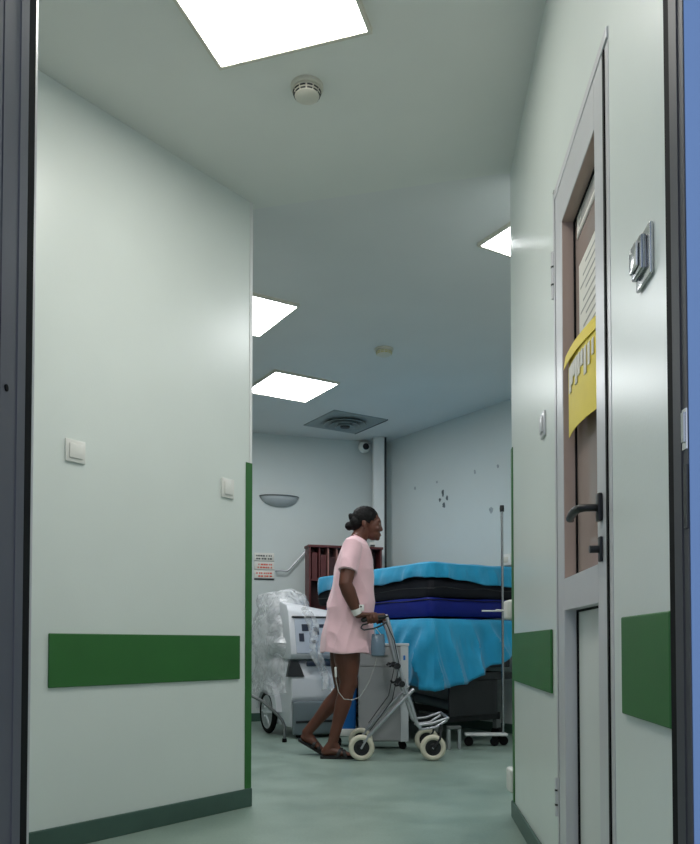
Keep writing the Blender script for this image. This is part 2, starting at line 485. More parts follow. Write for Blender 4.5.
b = MB(); b.box(-1.05, -0.003, 0, 0.060, 0.005, 2.74); b.build('leaf', M['leaf_blue'], dl, False)
b = MB(); b.box(-0.003, 0, 0, 0.009, 0.005, 2.74); b.box(-0.003, 0.0, 0.012, 0.027, 0.005, 2.74); b.box(-0.003, -0.001, 0.027, 0.044, 0.005, 2.74)
b.box(-0.003, 0.0, 0.044, 0.060, 0.005, 2.74)
b.build('edge_profile', M['jamb'], dl, False)
b = MB(); b.box(-0.012, 0.0, 0.0605, 0.074, 0.005, 2.74); b.build('gasket', M['rubber'], dl, False)
zh = at(9, 387, 0.63).z
b = MB(); b.lathe([(0.0001, 0), (0.0028, 0), (0.0028, 0.0012), (0.0001, 0.0012)], (0.0, 0.022, zh), 'X', 16); b.build('screw_hole', M['rubber'], dl)

# ------------------------------------------------------------------ glazed door in the right wall
gd = struct(thing('door_3', 'narrow grey aluminium door with a glazed upper half in the right wall', 'door', WR.pt(0, 0, 0), WR.rot), 'narrow grey aluminium door with a glazed upper half in the right wall', 'door')
def ws(px): return WR.sz(px, 400)[0]
S_fo, S_fi = ws(556.5), ws(564)          # far outer, far inner (opening)
S_ni, S_no = ws(598), ws(608)            # near inner, near outer of the leaf
S_nf = s_b
zt_in = WR.sz(564, 218)[1]
zmid_t = WR.sz(570, 577)[1]
zmid_b = WR.sz(598, 603)[1]
e = 0.004
b = MB()
b.box(S_fo - 0.0005, S_fo - 0.02, -0.12, 0.006, 0.0, z_door - 0.001, 0.002)
b.box(S_nf + 0.001, S_no - 0.005, -0.12, 0.0012, 0.0, z_door - 0.001)
b.box(S_nf + 0.001, S_fo - 0.001, -0.12, 0.006, z_door - 0.03, z_door - 0.0015, 0.002)
b.build('frame', M['alu_white'], gd, False)
L0, L1 = S_no + 0.0102, S_fo - 0.022
zl = z_door - 0.033
b = MB()
b.box(S_fi, L1, -0.05, 0.004, 0.008, zl, 0.002)
b.box(L0, S_ni, -0.05, 0.004, 0.008, zl, 0.002)
b.box(S_ni, S_fi, -0.05, 0.004, zt_in, zl)
b.box(S_ni, S_fi, -0.05, 0.004, zmid_b, zmid_t)
b.box(S_ni, S_fi, -0.05, 0.004, 0.008, 0.10)
leaf = b.build('leaf', M['alu_white'], gd, False)
b = MB()
b.box(S_fi - 0.002, S_fi - 0.0005, -0.036, 0.002, zmid_t, zt_in); b.box(S_ni + 0.0005, S_ni + 0.002, -0.036, 0.002, zmid_t, zt_in)
b.box(S_ni, S_fi, -0.036, 0.002, zt_in - 0.002, zt_in - 0.0005)
b.build('glazing_bead', M['reveal'], gd, False)
b = MB()
b.box(S_fi - 0.012, S_fi - 0.002, -0.036, -0.031, 0.1, zt_in - 0.003); b.box(S_ni, S_fi - 0.012, -0.036, -0.031, zt_in - 0.010, zt_in - 0.003)
b.box(S_ni, S_fi - 0.012, -0.036, -0.031, zmid_b - 0.006, zmid_b)
b.build('gasket', M['rubber'], gd, False)
b = MB(); b.box(S_ni - 0.004, S_fi + 0.004, -0.042, -0.036, zmid_t - 0.005, zt_in + 0.005); b.build('glass_pane', M['glass'], gd, False)
b = MB(); b.box(S_ni - 0.004, S_fi + 0.004, -0.042, -0.036, 0.095, zmid_b + 0.005); b.build('lower_panel', M['panel'], gd, False)
b = MB(); b.box(S_no - 0.0048, S_no + 0.0100, -0.05, 0.0045, 0.0, z_door - 0.034); b.build('seal', M['rubber'], gd, False)
# handle and lock on the near stile
sm = (L0 + S_ni) / 2
zh0, zh1 = WR.sz(601, 523)[1], WR.sz(601, 495)[1]
zc = WR.sz(601, 511)[1]
b = MB(); b.box(sm - 0.014, sm + 0.014, 0.004, 0.016, zh0, zh1, 0.004)
hp = b.build('handle_plate', M['black'], gd)
b = MB(); b.tube([(sm, 0.012, zc + 0.004), (sm, 0.042, zc + 0.004), (sm + 0.008, 0.054, zc + 0.004), (sm + 0.03, 0.060, zc + 0.003), (sm + 0.07, 0.060, zc), (sm + 0.115, 0.057, zc - 0.004), (sm + 0.125, 0.05, zc - 0.006)], [0.009, 0.009, 0.010, 0.0105, 0.0105, 0.010, 0.006], 14, round_=True)
b.build('lever', M['black'], hp)
zk0, zk1 = WR.sz(601, 563)[1], WR.sz(601, 538)[1]
b = MB(); b.box(sm - 0.011, sm + 0.011, 0.004, 0.012, zk0, zk1, 0.003); b.cyl((sm, 0.012, (zk0 + zk1) / 2), (sm, 0.034, (zk0 + zk1) / 2), 0.009); b.build('lock_cylinder', M['dark'], gd)
for y0, y1 in ((250, 298), (775, 812)):
    z0, z1 = WR.sz(556, y1)[1], WR.sz(556, y0)[1]
    b = MB(); b.cyl((S_fo + 0.004, 0.007, z0), (S_fo + 0.004, 0.007, z1), 0.0065, 14)
    hg = b.build('hinge', M['alu_white'], gd)
    b = MB()
    for q in (0.3, 0.68): b.cyl((S_fo + 0.004, 0.007, z0 + (z1 - z0) * q - 0.003), (S_fo + 0.004, 0.007, z0 + (z1 - z0) * q + 0.003), 0.0072, 14)
    b.build('hinge_ring', M['dark'], hg)
# back of the room behind the glass door
bm = MB(); bm.box(s_b - 0.2, s_a + 0.2, -0.9, -0.88, 0, H, mtx=WR.mtx())
struct(bm.build('wall_behind_door', M['reveal'], None, False), 'dim taupe wall seen through the door glass', 'wall')

# papers on the glass
def sheet(name, label, cat, s0, s1, z0, z1, d, mm, group=None):
    o = WR.thing(name, label, cat, s0, z0, group)
    b = MB(); b.box(0, s1 - s0, d, d + 0.0012, 0, z1 - z0); b.build('sheet', mm, o, False)
    return o
DG = -0.0355
WG = Wall(WR.pt(0, DG, 0)[:2], WR.n[:2])
def gs(px): return WG.sz(px, 400)[0]
sA, sB = gs(602), gs(579)
z0, z1 = WG.sz(582, 229)[1], WG.sz(596, 170)[1]
n1 = sheet('notice', 'upper white printed notice inside the door glass', 'notice', sA, sB, z0, z1, DG, M['paper'], 'notices on the door glass')
b = MB()
b.box(0.0, sB - sA, DG + 0.0013, DG + 0.002, 0.0, 0.012)
for k in range(4):
    b.box(0.02, (sB - sA) * (0.9 - 0.1 * (k % 2)), DG + 0.0013, DG + 0.0018, (z1 - z0) * (0.35 + 0.15 * k), (z1 - z0) * (0.35 + 0.15 * k) + 0.010)
b.build('printing', M['print'], n1, False)
sB2 = gs(580.5)
z0, z1 = WG.sz(590, 332)[1], WG.sz(584, 256)[1]
n2 = sheet('notice', 'lower white typed notice above the yellow card on the door glass', 'notice', sA, sB2, z0, z1, DG, M['paper'], 'notices on the door glass')
b = MB()
for k in range(9):
    b.box(0.02, (sB2 - sA) * (0.92 - 0.13 * (k % 3)), DG + 0.0013, DG + 0.0018, (z1 - z0) * (0.08 + 0.1 * k), (z1 - z0) * (0.08 + 0.1 * k) + 0.006)
b.build('printing', M['print'], n2, False)
# yellow card, folded over at the top, taped in the recess
s0, s1 = gs(604), gs(578)
zb_, zt_ = WG.sz(584, 431)[1], WG.sz(590, 338)[1]
yc = WR.thing('yellow_card', 'yellow folded card taped to the door glass above the handle', 'card', s0, zb_)
W_, Hh = s1 - s0, zt_ - zb_
b = MB(); rings = []
N = 10
for i in range(N + 1):
    x = W_ * i / N
    off = -0.026 + 0.014 * math.sin(PI * i / N * 0.9) + 0.012 * i / N
    rings.append([Vector((x, off, 0.0)), Vector((x, off + 0.0015, 0.0)), Vector((x, off + 0.0015, Hh)), Vector((x, off, Hh))])
b.loft(rings); b.build('card', M['yellow'], yc)
b = MB(); rings = []
for i in range(N + 1):
    x = -0.0 + (W_ + 0.01) * i / N
    off = -0.022 + 0.014 * math.sin(PI * i / N * 0.9) + 0.020 * (i / N) ** 1.5
    lo = Hh - 0.028
    rings.append([Vector((x, off, lo)), Vector((x, off + 0.002, lo)), Vector((x, off - 0.004, Hh + 0.012)), Vector((x, off - 0.006, Hh + 0.012))])
b.loft(rings); b.build('folded_flap', M['yellow'], yc)
b = MB()
random.seed(3)
for k in range(9):
    x = W_ * (0.10 + 0.085 * k)
    i = x / W_ * N
    off = -0.026 + 0.014 * math.sin(PI * i / N * 0.9) + 0.012 * i / N + 0.0016
    h_ = Hh * (0.16 + 0.07 * ((k * 7) % 3))
    b.box(x, x + W_ * 0.08, off + 0.001, off + 0.003, Hh * 0.80 - h_, Hh * 0.82)
b.build('white_patch', M['paper'], yc, False)

# ------------------------------------------------------------------ switches and plates
def switch(W, name, label, pxc, pyc, w, h, double=False, m='white', group='light switches'):
    s, z = W.sz(pxc, pyc)
    o = W.thing(name, label, 'switch', s, z, group)
    b = MB(); b.box(-w / 2, w / 2, 0.0005, 0.009, -h / 2, h / 2, 0.002); b.build('plate', M[m], o)
    b = MB(); b.box(-w * 0.33, w * 0.33, 0.009, 0.0145, -h * 0.33, h * 0.33, 0.002); b.build('rocker', M[m], o)
    return o
switch(WL, 'light_switch', 'larger white square switch high on the left wall near the door leaf', 74.5, 451.5, 0.088, 0.088)
switch(WL, 'light_switch', 'small white switch on the left wall beside the green corner guard', 227, 488.5, 0.078, 0.092)
switch(WR, 'light_switch', 'small grey switch plate on the right wall beyond the glazed door', 544.5, 425, 0.07, 0.085, m='alu_white')
s, z = WR.sz(647, 258)
so = WR.thing('door_release_button', 'chrome push button plate on the right wall before the glazed door', 'switch', s, z)
b = MB(); b.box(-0.047, 0.047, 0.0005, 0.009, -0.05, 0.05, 0.003); b.build('plate', M['chrome'], so)
b = MB(); b.box(-0.033, 0.033, 0.009, 0.022, -0.034, 0.034, 0.004); b.build('frame_ring', M['steel'], so)
b = MB(); b.box(-0.024, 0.024, 0.022, 0.029, -0.025, 0.025, 0.004); b.build('button', M['chrome'], so)
# bell box on the far end of the right wall
for (px, py, Y, label, w, h) in ((508.5, 610, 3.72, 'white rounded dispenser on the end of the right wall', 0.05, 0.09), (510.5, 780, 3.70, 'white door stop box low on the end of the right wall', 0.035, 0.11)):
    p = at(px, py, Y)
    o = thing('wall_dispenser' if h < 0.1 else 'door_stop', label, 'dispenser' if h < 0.1 else 'door stop', (0.77, 3.66, p.z))
    b = MB(); b.box(p.x - 0.77 - w / 2 + 0.008, p.x - 0.77 + w / 2 + 0.008, 0.0, 0.10, -h / 2, h / 2, 0.012, 3); b.build('housing', M['white'], o)
    if h > 0.1:
        b = MB(); b.tube([(p.x - 0.755, 0.03, -h / 2 + 0.01), (p.x - 0.757, 0.03, -h / 2 - 0.03), (p.x - 0.750, 0.03, -h / 2 - 0.075)], 0.004, 8); b.build('cord', M['black'], o)
    else:
        b = MB(); b.tube([(p.x - 0.79, 0.05, -0.002), (p.x - 0.83, 0.06, 0.0)], 0.003, 8); b.build('lever', M['white'], o)

# ------------------------------------------------------------------ ceiling fittings
def panel(label, c, ang, m, size=0.60):
    o = thing('ceiling_light', label, 'ceiling light', (c[0], c[1], H), ang, 'square ceiling light panels')
    hs = size / 2
    b = MB()
    b.box(-hs, hs, -hs, -hs + 0.014, -0.02, -0.0005); b.box(-hs, hs, hs - 0.014, hs, -0.02, -0.0005)
    b.box(-hs, -hs + 0.014, -hs + 0.014, hs - 0.014, -0.02, -0.0005); b.box(hs - 0.014, hs, -hs + 0.014, hs - 0.014, -0.02, -0.0005)
    b.build('frame', M['cream'], o, False)
    b = MB(); b.box(-hs + 0.014, hs - 0.014, -hs + 0.014, hs - 0.014, -0.016, -0.002); b.build('diffuser', M[m], o, False)
    return o
GA = math.radians(31.5)
ga, gb = Vector((math.cos(GA), math.sin(GA), 0)), Vector((-math.sin(GA), math.cos(GA), 0))
p1, p2 = atz(222, 65, H), atz(370, 29, H)
a1 = math.atan2(p2.y - p1.y, p2.x - p1.x)
c1 = (p1 + p2) / 2 + 0.30 * Vector((math.sin(a1), -math.cos(a1), 0))
panel('nearest square ceiling light panel, above the corridor in front of the smoke alarm', c1, a1, 'panel_corridor')
q = atz(300, 304, H); c2 = q - ga * 0.30 + gb * 0.30
panel('square ceiling light panel cut off by the left wall edge', c2, GA, 'panel_hall')
q = atz(340, 382, H); c3 = q - ga * 0.30 + gb * 0.30
panel('farthest square ceiling light panel, just before the round air vent', c3, GA, 'panel_hall')
q = atz(477, 243, H); c4 = q + ga * 0.30 - gb * 0.30
panel('square ceiling light panel half hidden by the right wall', c4, GA, 'panel_hall')
# one more panel of the corridor's row, above the viewer
panel('square ceiling light panel above the near doorway', Vector((-0.40, 1.30, 0)), a1, 'panel_corridor')

def smoke_alarm(label, px, py, r, ring):
    p = atz(px, py, H)
    o = thing('smoke_alarm', label, 'smoke alarm', p, 0, 'smoke alarms')
    b = MB(); b.lathe([(0.001, 0), (r, -0.0005), (r, -0.012), (r * 0.92, -0.016), (0.001, -0.016)], n=36); b.build('base', M['cream'], o)
    b = MB(); b.lathe([(r * 0.80, -0.016), (r * 0.84, -0.026), (r * 0.74, -0.044), (r * 0.5, -0.052), (0.001, -0.053)], n=36)
    h = b.build('housing', M['cream'], o)
    b = MB()
    for k in range(12):
        a0, a1_ = 2 * PI * k / 12 + 0.06, 2 * PI * (k + 1) / 12 - 0.06
        for (rr, zz) in ((r * 0.835, -0.028), (r * 0.775, -0.038)):
            pts = [(rr * math.cos(a0 + (a1_ - a0) * t / 4), rr * math.sin(a0 + (a1_ - a0) * t / 4), zz) for t in range(5)]
            b.tube(pts, 0.0028, 6)
    b.build('vent_slots', M[ring], o)
    return o
smoke_alarm('round white smoke alarm beside the nearest light panel', 307, 86, 0.064, 'dark')
smoke_alarm('small yellowed smoke alarm further back in the hall ceiling', 384, 349, 0.070, 'hint')

pv = atz(345, 422, H)
ve = thing('air_vent', 'square ceiling air vent with round grey diffuser near the far corner', 'air vent', pv, GA)
b = MB()
b.box(-0.30, 0.30, -0.30, 0.30, -0.008, -0.0005); b.build('plate', M['grille'], ve, False)
b = MB(); b.box(0.298, 0.306, -0.30, 0.30, -0.012, -0.0005); b.build('gap', M['dark'], ve, False)
for k, (r0, r1, z) in enumerate(((0.17, 0.21, -0.03), (0.12, 0.155, -0.045), (0.065, 0.10, -0.055))):
    b = MB(); b.lathe([(r0, -0.008 - 0.004 * k), (r1, z), (r1 - 0.004, z - 0.004), (r0 - 0.008, -0.012 - 0.004 * k)], n=40); b.build('ring', M['grille'], ve)
b = MB(); b.lathe([(0.0001, -0.03), (0.05, -0.032), (0.045, -0.058), (0.0001, -0.06)], n=30); b.build('centre_cone', M['dark'], ve)

# security camera
s, z = WBL.sz(362, 449)
sc = WBL.thing('security_camera', 'white round security camera with black lens high on the back wall', 'camera', s, z)
b = MB(); b.box(-0.03, 0.03, 0.0005, 0.05, 0.02, 0.07, 0.006); b.build('bracket', M['white'], sc)
b = MB(); b.ell((0, 0.075, 0), (0.065, 0.065, 0.06)); b.build('dome', M['white'], sc)
b = MB(); b.lathe([(0.0001, 0.128), (0.034, 0.126), (0.034, 0.138), (0.0001, 0.144)], (0, 0, -0.004), 'Y', 24); b.build('lens', M['black'], sc)

# uplighter bowl on the back wall
s, z = WBL.sz(279, 497)
ul = WBL.thing('wall_lamp', 'boat shaped frosted wall lamp on the back wall', 'wall lamp', s, z)
b = MB(); rings = []
for j in range(13):
    a = PI / 2 * j / 12
    rr, zz = math.cos(a), -math.sin(a)
    rr = max(rr, 0.02)
    rings.append([Vector((0.20 * rr * math.cos(PI * k / 16), 0.002 + 0.11 * rr * math.sin(PI * k / 16), 0.105 * zz)) for k in range(17)])
b.loft(rings); b.build('bowl', M['lamp_glass'], ul)
b = MB(); b.tube([(0.205 * math.cos(PI * k / 20), 0.005 + 0.115 * math.sin(PI * k / 20), 0.0) for k in range(21)], 0.006, 8); b.build('rim', M['greymetal'], ul)

# sign board of stacked strips
s, z = WBL.sz(256, 578.5)
s1_, z1_ = WBL.sz(274, 553)
sg = WBL.thing('wall_sign', 'white stacked sign strips with black and red lettering on the back wall', 'sign', s1_, z)
w_, h_ = abs(s - s1_) + 0.02, z1_ - z
b = MB(); b.box(0, w_, 0.0005, 0.010, -0.012, 0.0, 0.002); b.build('bottom_rail', M['dark'], sg)
for k in range(3):
    b = MB(); b.box(0, w_, 0.0005, 0.012, h_ * k / 3 + 0.004, h_ * (k + 1) / 3 - 0.004, 0.002); st = b.build('strip', M['paper'], sg)
    b = MB()
    random.seed(20 + k)
    for line in range(2):
        x = 0.025
        zz = h_ * k / 3 + h_ / 3 * (0.28 + 0.34 * line)
        while x < w_ - 0.03:
            lw = random.uniform(0.010, 0.024)
            b.box(x, min(x + lw, w_ - 0.02), 0.012, 0.013, zz - 0.008, zz + 0.008)
            x += lw + random.choice((0.006, 0.006, 0.014))
    b.build('lettering', M['ink'] if k == 2 else M['red_ink'], st, False)

# bent grey rail between sign and shelf unit
s0, z0 = WBL.sz(275, 571); s1, z1 = WBL.sz(286, 571); s2, z2 = WBL.sz(307, 549)
rl = WBL.thing('wall_rail', 'thin bent grey rail on the back wall between sign and shelf unit', 'rail', s0, z0)
b = MB(); b.tube([(0, 0.05, 0), (s1 - s0, 0.05, 0), (s1 - s0 - 0.02, 0.05, 0.012), (s2 - s0, 0.05, z2 - z0)], 0.009, 10); b.build('tube', M['silver'], rl)
for x_, zz in ((-0.01, 0), (s2 - s0 + 0.03, z2 - z0 - 0.03)):
    b = MB(); b.cyl((x_, 0.0005, zz), (x_, 0.05, zz), 0.008, 10); b.build('standoff', M['silver'], rl)

# chipped plaster on the wall behind the beds (marks belong to the wall)
random.seed(11)
for k, (px, py, w, h) in enumerate(((443, 493, 0.018, 0.034), (447, 498, 0.016, 0.024), (440, 500, 0.014, 0.020), (444, 505, 0.022, 0.026), (415, 488, 0.016, 0.02), (475, 472, 0.014, 0.02), (498, 466, 0.014, 0.02), (437, 482, 0.014, 0.012), (491, 510, 0.022, 0.03))):
    s, z = WBR.sz(px, py)
    n = 11
    poly = [(s + w * 1.1 * math.cos(2 * PI * i / n) * random.uniform(0.6, 1.25), z + h * math.sin(2 * PI * i / n) * random.uniform(0.6, 1.25)) for i in range(n)]
    b = MB(); b.prism(poly, 0.0003, 0.0025, lambda x, y, d: WBR.pt(x, d, y)); b.build('plaster_chip', M['scuff'] if k in (0, 1, 2, 3) else M['scuff_pale'], wall_br, False)
s, z = WBR.sz(508, 560)
sb = WBR.thing('socket_box', 'small white socket box on the wall behind the beds', 'socket', s, z)
b = MB(); b.box(-0.06, 0.06, 0.0005, 0.03, -0.05, 0.05, 0.005); b.build('box', M['white'], sb)
b = MB(); b.box(-0.03, 0.03, 0.03, 0.034, -0.025, 0.025, 0.002); b.build('cover', M['cream'], sb)

b = MB(); b.box(-0.03, 0.03, 0.0, 0.006, -0.03, 0.03, 0.002); np_ = b.build('plate', M['white'], o_np)
b = MB(); b.box(-0.024, 0.024, -0.001, 0.0, -0.018, 0.002); b.build('label_strip', M['ink'], np_, False)

# ------------------------------------------------------------------ shelf unit
pS = at(309, 560, 7.93)
sh = thing('shelf_unit', 'dark red wooden pigeonhole shelf unit against the back wall', 'shelf', (pS.x, 7.93, 0), math.radians(17.4))
TZ = at(304, 547, 7.93).z
w_ = 0.77; d_ = 0.16
b = MB(); b.box(0, 0.02, 0, d_, 0, TZ, 0.002); b.build('side_panel', M['wood'], sh, False)
b = MB(); b.box(w_ - 0.02, w_, 0, d_, 0, TZ, 0.002); b.build('side_panel', M['wood'], sh, False)
b = MB(); b.box(-0.01, w_ + 0.01, -0.01, d_, TZ, TZ + 0.025, 0.003); b.build('top', M['wood'], sh, False)
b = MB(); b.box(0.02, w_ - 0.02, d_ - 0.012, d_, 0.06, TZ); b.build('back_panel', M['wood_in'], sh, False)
for zz in (0.06, 0.45, 0.80, 1.13, 1.42):
    b = MB(); b.box(0.02, w_ - 0.02, 0.005, d_ - 0.012, zz, zz + 0.02); b.build('shelf', M['wood'], sh, False)
for k in range(1, 8):
    x = 0.02 + (w_ - 0.04) * k / 8
    b = MB(); b.box(x - 0.007, x + 0.007, 0.008, d_ - 0.012, 1.44, TZ); b.build('divider', M['wood_light'] if k in (2, 3, 6) else M['wood'], sh, False)
for k in range(5):
    x0 = 0.02 + (w_ - 0.04) / 8 * k + 0.016
    o = tag(MB().box(x0, x0 + 0.055, 0.02, d_ - 0.02, 1.4405, TZ - 0.05 - 0.02 * (k % 3), 0.002).build('file_folder', M['wood'] if k != 2 else M['wood_in'], None, False),
            'dark red upright file folder in the top row of the shelf unit', 'folder', 'file folders in the shelf unit')
    o.matrix_world = Matrix.Translation((pS.x, 7.93, 0)) @ Matrix.Rotation(math.radians(17.4), 4, 'Z')

# ------------------------------------------------------------------ bed with stacked mattresses
BA = math.radians(31.8)
BC = Vector((0.61, 6.10, 0))
BL_, BW = 1.80, 0.92
bed = thing('hospital_bed', 'dark framed hospital bed under the draped turquoise sheet', 'bed', BC, BA)
b = MB()
b.box(0.05, BW - 0.05, 0.03, 0.07, 0.50, 0.56, 0.004); b.box(0.05, BW - 0.05, BL_ - 0.07, BL_ - 0.03, 0.50, 0.56, 0.004)
b.box(0.05, 0.09, 0.07, BL_ - 0.07, 0.50, 0.56, 0.004); b.box(BW - 0.09, BW - 0.05, 0.07, BL_ - 0.07, 0.50, 0.56, 0.004)
b.build('upper_frame', M['dark'], bed, False)
b = MB(); b.box(0.05, BW - 0.05, 0.05, BL_ - 0.05, 0.60, 0.80, 0.01); b.build('deck', M['dark'], bed, False)
b = MB()
b.box(0.12, 0.17, 0.10, BL_ - 0.10, 0.17, 0.23, 0.004); b.box(BW - 0.17, BW - 0.12, 0.10, BL_ - 0.10, 0.17, 0.23, 0.004)
b.box(0.12, BW - 0.12, 0.10, 0.15, 0.17, 0.23, 0.004); b.box(0.12, BW - 0.12, BL_ - 0.15, BL_ - 0.10, 0.17, 0.23, 0.004)
b.build('base_frame', M['dark'], bed, False)
for yy in (0.45, 1.40):
    for xx in (0.2, BW - 0.2):
        b = MB(); b.tube([(xx, yy, 0.22), (xx, yy + 0.22, 0.52)], 0.025, 10); b.build('lift_arm', M['greymetal'], bed)
b = MB(); b.box(0.22, BW - 0.20, 0.04, 0.06, 0.22, 0.50, 0.004); b.build('foot_panel', M['dark'], bed, False)
b = MB(); b.cyl((0.45, 0.30, 0.28), (0.45, 1.2, 0.36), 0.04); b.build('actuator', M['machine_grey'], bed)
for (xx, yy) in ((0.13, 0.12), (BW - 0.14, 0.12), (0.13, BL_ - 0.12), (BW - 0.14, BL_ - 0.12)):
    b = MB(); b.box(xx - 0.025, xx + 0.025, yy - 0.025, yy + 0.025, 0.095, 0.17, 0.004); fk = b.build('caster_fork', M['greymetal'], bed, False)
    b = MB(); b.lathe([(0.02, -0.022), (0.052, -0.02), (0.055, 0), (0.052, 0.02), (0.02, 0.022)], (xx, yy, 0.055), 'X', 24); b.build('caster', M['rubber'], fk)

def rounded_rect(L, W, off, n_per=40, rad=0.06):
    """perimeter of the bed outline pushed out by off, starting at the near corner, going along the width first"""
    pts = []
    x0, x1, y0, y1 = -off, W + off, -off, L + off
    segs = [((x0 + rad, y0), (x1 - rad, y0)), ((x1, y0 + rad), (x1, y1 - rad)), ((x1 - rad, y1), (x0 + rad, y1)), ((x0, y1 - rad), (x0, y0 + rad))]
    cs = [(x1 - rad, y0 + rad, -PI / 2), (x1 - rad, y1 - rad, 0), (x0 + rad, y1 - rad, PI / 2), (x0 + rad, y0 + rad, PI)]
    for k, (a, c) in enumerate(segs):
        for i in range(n_per):
            t = i / n_per
            pts.append((a[0] + (c[0] - a[0]) * t, a[1] + (c[1] - a[1]) * t, k, t))
        cx, cy, a0 = cs[k]
        for i in range(6):
            a = a0 + PI / 2 * i / 6
            pts.append((cx + rad * math.cos(a), cy + rad * math.sin(a), k + 0.5, i / 6))
    return pts
def soft_box(name, z0, z1, off, m, parent, amp=0.006, freq=9, seed=0, n_side=8, L=BL_, W=BW, rad=0.05, top_amp=0.01):
    pts = rounded_rect(L, W, off, 60, rad)
    b = MB(); rings = []
    cx, cy = W / 2, L / 2
    prof = [(0.02, z0), (0.5, z0), (0.955, z0)]
    hh = z1 - z0
    for j in range(n_side + 1):
        t = j / n_side
        bulge = 0.985 + 0.015 * math.sin(PI * t)
        if t < 0.12: bulge -= 0.012 * (1 - t / 0.12)
        if t > 0.88: bulge -= 0.012 * ((t - 0.88) / 0.12)
        prof.append((bulge, z0 + hh * t))
    prof += [(0.955, z1), (0.75, z1), (0.5, z1), (0.25, z1), (0.02, z1)]
    for f, z in prof:
        ring = []
        for (x, y, k, t) in pts:
            q = Vector((cx + (x - cx) * f, cy + (y - cy) * f, z))
            nz = noise.noise(Vector((x * freq * 0.4 + seed, y * freq * 0.4, z * freq)))
            out = Vector((x - cx, y - cy, 0)).normalized()
            ring.append(q + out * nz * amp + Vector((0, 0, nz * top_amp * (1 if z1 - z < 0.02 else 0))))
        rings.append(ring)
    b.loft(rings)
    return b.build(name, m, parent)
bm_ = soft_box('mattress', 0.802, 0.985, -0.02, M['mattress_blue'], bed, 0.003)

# turquoise sheet draped over the bed
def drape(name, z_top, off, hem, m, parent, L=BL_, rings_top=6, rings_side=16, wr=0.02, freq=22, seed=0, hug=0.35, rad=0.06, inward=0.02):
    pts = rounded_rect(L, BW, off, 90, rad)
    b = MB()
    cx, cy = BW / 2, L / 2
    n = len(pts)
    # arc length
    acc = [0]
    for i in range(1, n):
        acc.append(acc[-1] + math.hypot(pts[i][0] - pts[i - 1][0], pts[i][1] - pts[i - 1][1]))
    rings = []
    for j in range(rings_top):
        f = (j + 1) / rings_top
        rings.append([Vector((cx + (x - cx) * f, cy + (y - cy) * f, z_top - 0.012 * f ** 6 + 0.006 * noise.noise(Vector((x * f * 5 + seed, y * f * 5, 0.3))))) for (x, y, k, t) in pts])
    for j in range(1, rings_side + 1):
        t = j / rings_side
        ring = []
        for i, (x, y, k, tt) in enumerate(pts):
            h = hem(k, tt, acc[i])
            z = z_top - 0.012 - (z_top - 0.012 - h) * t
            out = Vector((x - cx, y - cy, 0))
            if k == 0: out = Vector((0, -1, 0))
            elif k == 1: out = Vector((1, 0, 0))
            elif k == 2: out = Vector((0, 1, 0))
            elif k == 3: out = Vector((-1, 0, 0))
            else: out.normalize()
            a = acc[i]
            drop = z_top - z
            skew = a + 0.5 * drop * (1 if k >= 2.5 else -0.6)
            w = wr * min(1, t * 2.2) * (0.55 - 1.3 * abs(math.sin(0.5 * freq * skew + seed + 2.6 * noise.noise(Vector((a * 2.4, seed, z * 2.4)))) ) ** 0.7 + 0.5 + 0.9 * noise.noise(Vector((skew * 9 + seed, z * 2.2, 1.7))) - 0.5 * abs(noise.noise(Vector((skew * 17 + seed, z * 5, 4.7)))))
            p = Vector((x, y, z)) + out * (0.012 + w + 0.5 * wr * t - inward * max(0, t - 0.55) ** 1.3)
            ring.append(p)
        rings.append(ring)
    rv = [[b.bm.verts.new(p) for p in r] for r in rings]
    for i in range(len(rv) - 1):
        for j in range(n):
            b.bm.faces.new((rv[i][j], rv[i][(j + 1) % n], rv[i + 1][(j + 1) % n], rv[i + 1][j]))
    b.bm.faces.new(list(reversed(rv[0])))
    o = b.build(name, m, parent)
    so = o.modifiers.new('thickness', 'SOLIDIFY'); so.thickness = 0.003; so.offset = 1
    return o
def hem_low(k, t, a):
    wave = 0.010 * math.sin(a * 15) + 0.006 * math.sin(a * 37)
    if k == 0: base = 0.43 + 0.31 * t ** 1.6
    elif k == 0.5: base = 0.74
    elif 0.5 < k < 2.5: base = 0.75
    elif k == 2.5: base = 0.75 - 0.2 * t
    elif k == 3: base = 0.55 - 0.11 * t
    else: base = 0.435
    return base + wave
d1 = drape('sheet_drape', 0.990, 0.004, hem_low, M['sheet'], None, wr=0.040, freq=26, seed=2.0)
d1.location = BC; d1.rotation_euler = (0, 0, BA)
tag(d1, 'large turquoise sheet draped low over the hospital bed under the mattresses', 'sheet', 'turquoise sheets')

mt = thing('mattress', 'royal blue mattress lying on the draped turquoise sheet', 'mattress', BC + Vector((0, 0, 1.003)), BA, 'stacked mattresses')
soft_box('cover', 0.0, 0.142, -0.010, M['mattress_blue'], mt, 0.006, 9, 1.0, L=1.66)
b = MB(); pp = rounded_rect(1.66, BW, -0.012, 60, 0.05); b.tube([(x, y, 0.125 + 0.003 * math.sin(i * 0.3)) for i, (x, y, k, t) in enumerate(pp)], 0.004, 6, closed=True); b.build('piping', M['mattress_dark'], mt)
mt = thing('mattress', 'black navy mattress between the royal blue one and the top sheet', 'mattress', BC + Vector((0, 0, 1.153)), BA, 'stacked mattresses')
soft_box('cover', 0.0, 0.145, -0.012, M['mattress_dark'], mt, 0.006, 9, 4.0)
b = MB(); pp = rounded_rect(BL_, BW, -0.013, 60, 0.05); b.tube([(x, y, 0.07 + 0.006 * math.sin(i * 0.21)) for i, (x, y, k, t) in enumerate(pp)], 0.004, 6, closed=True); b.build('zip', M['dark'], mt)
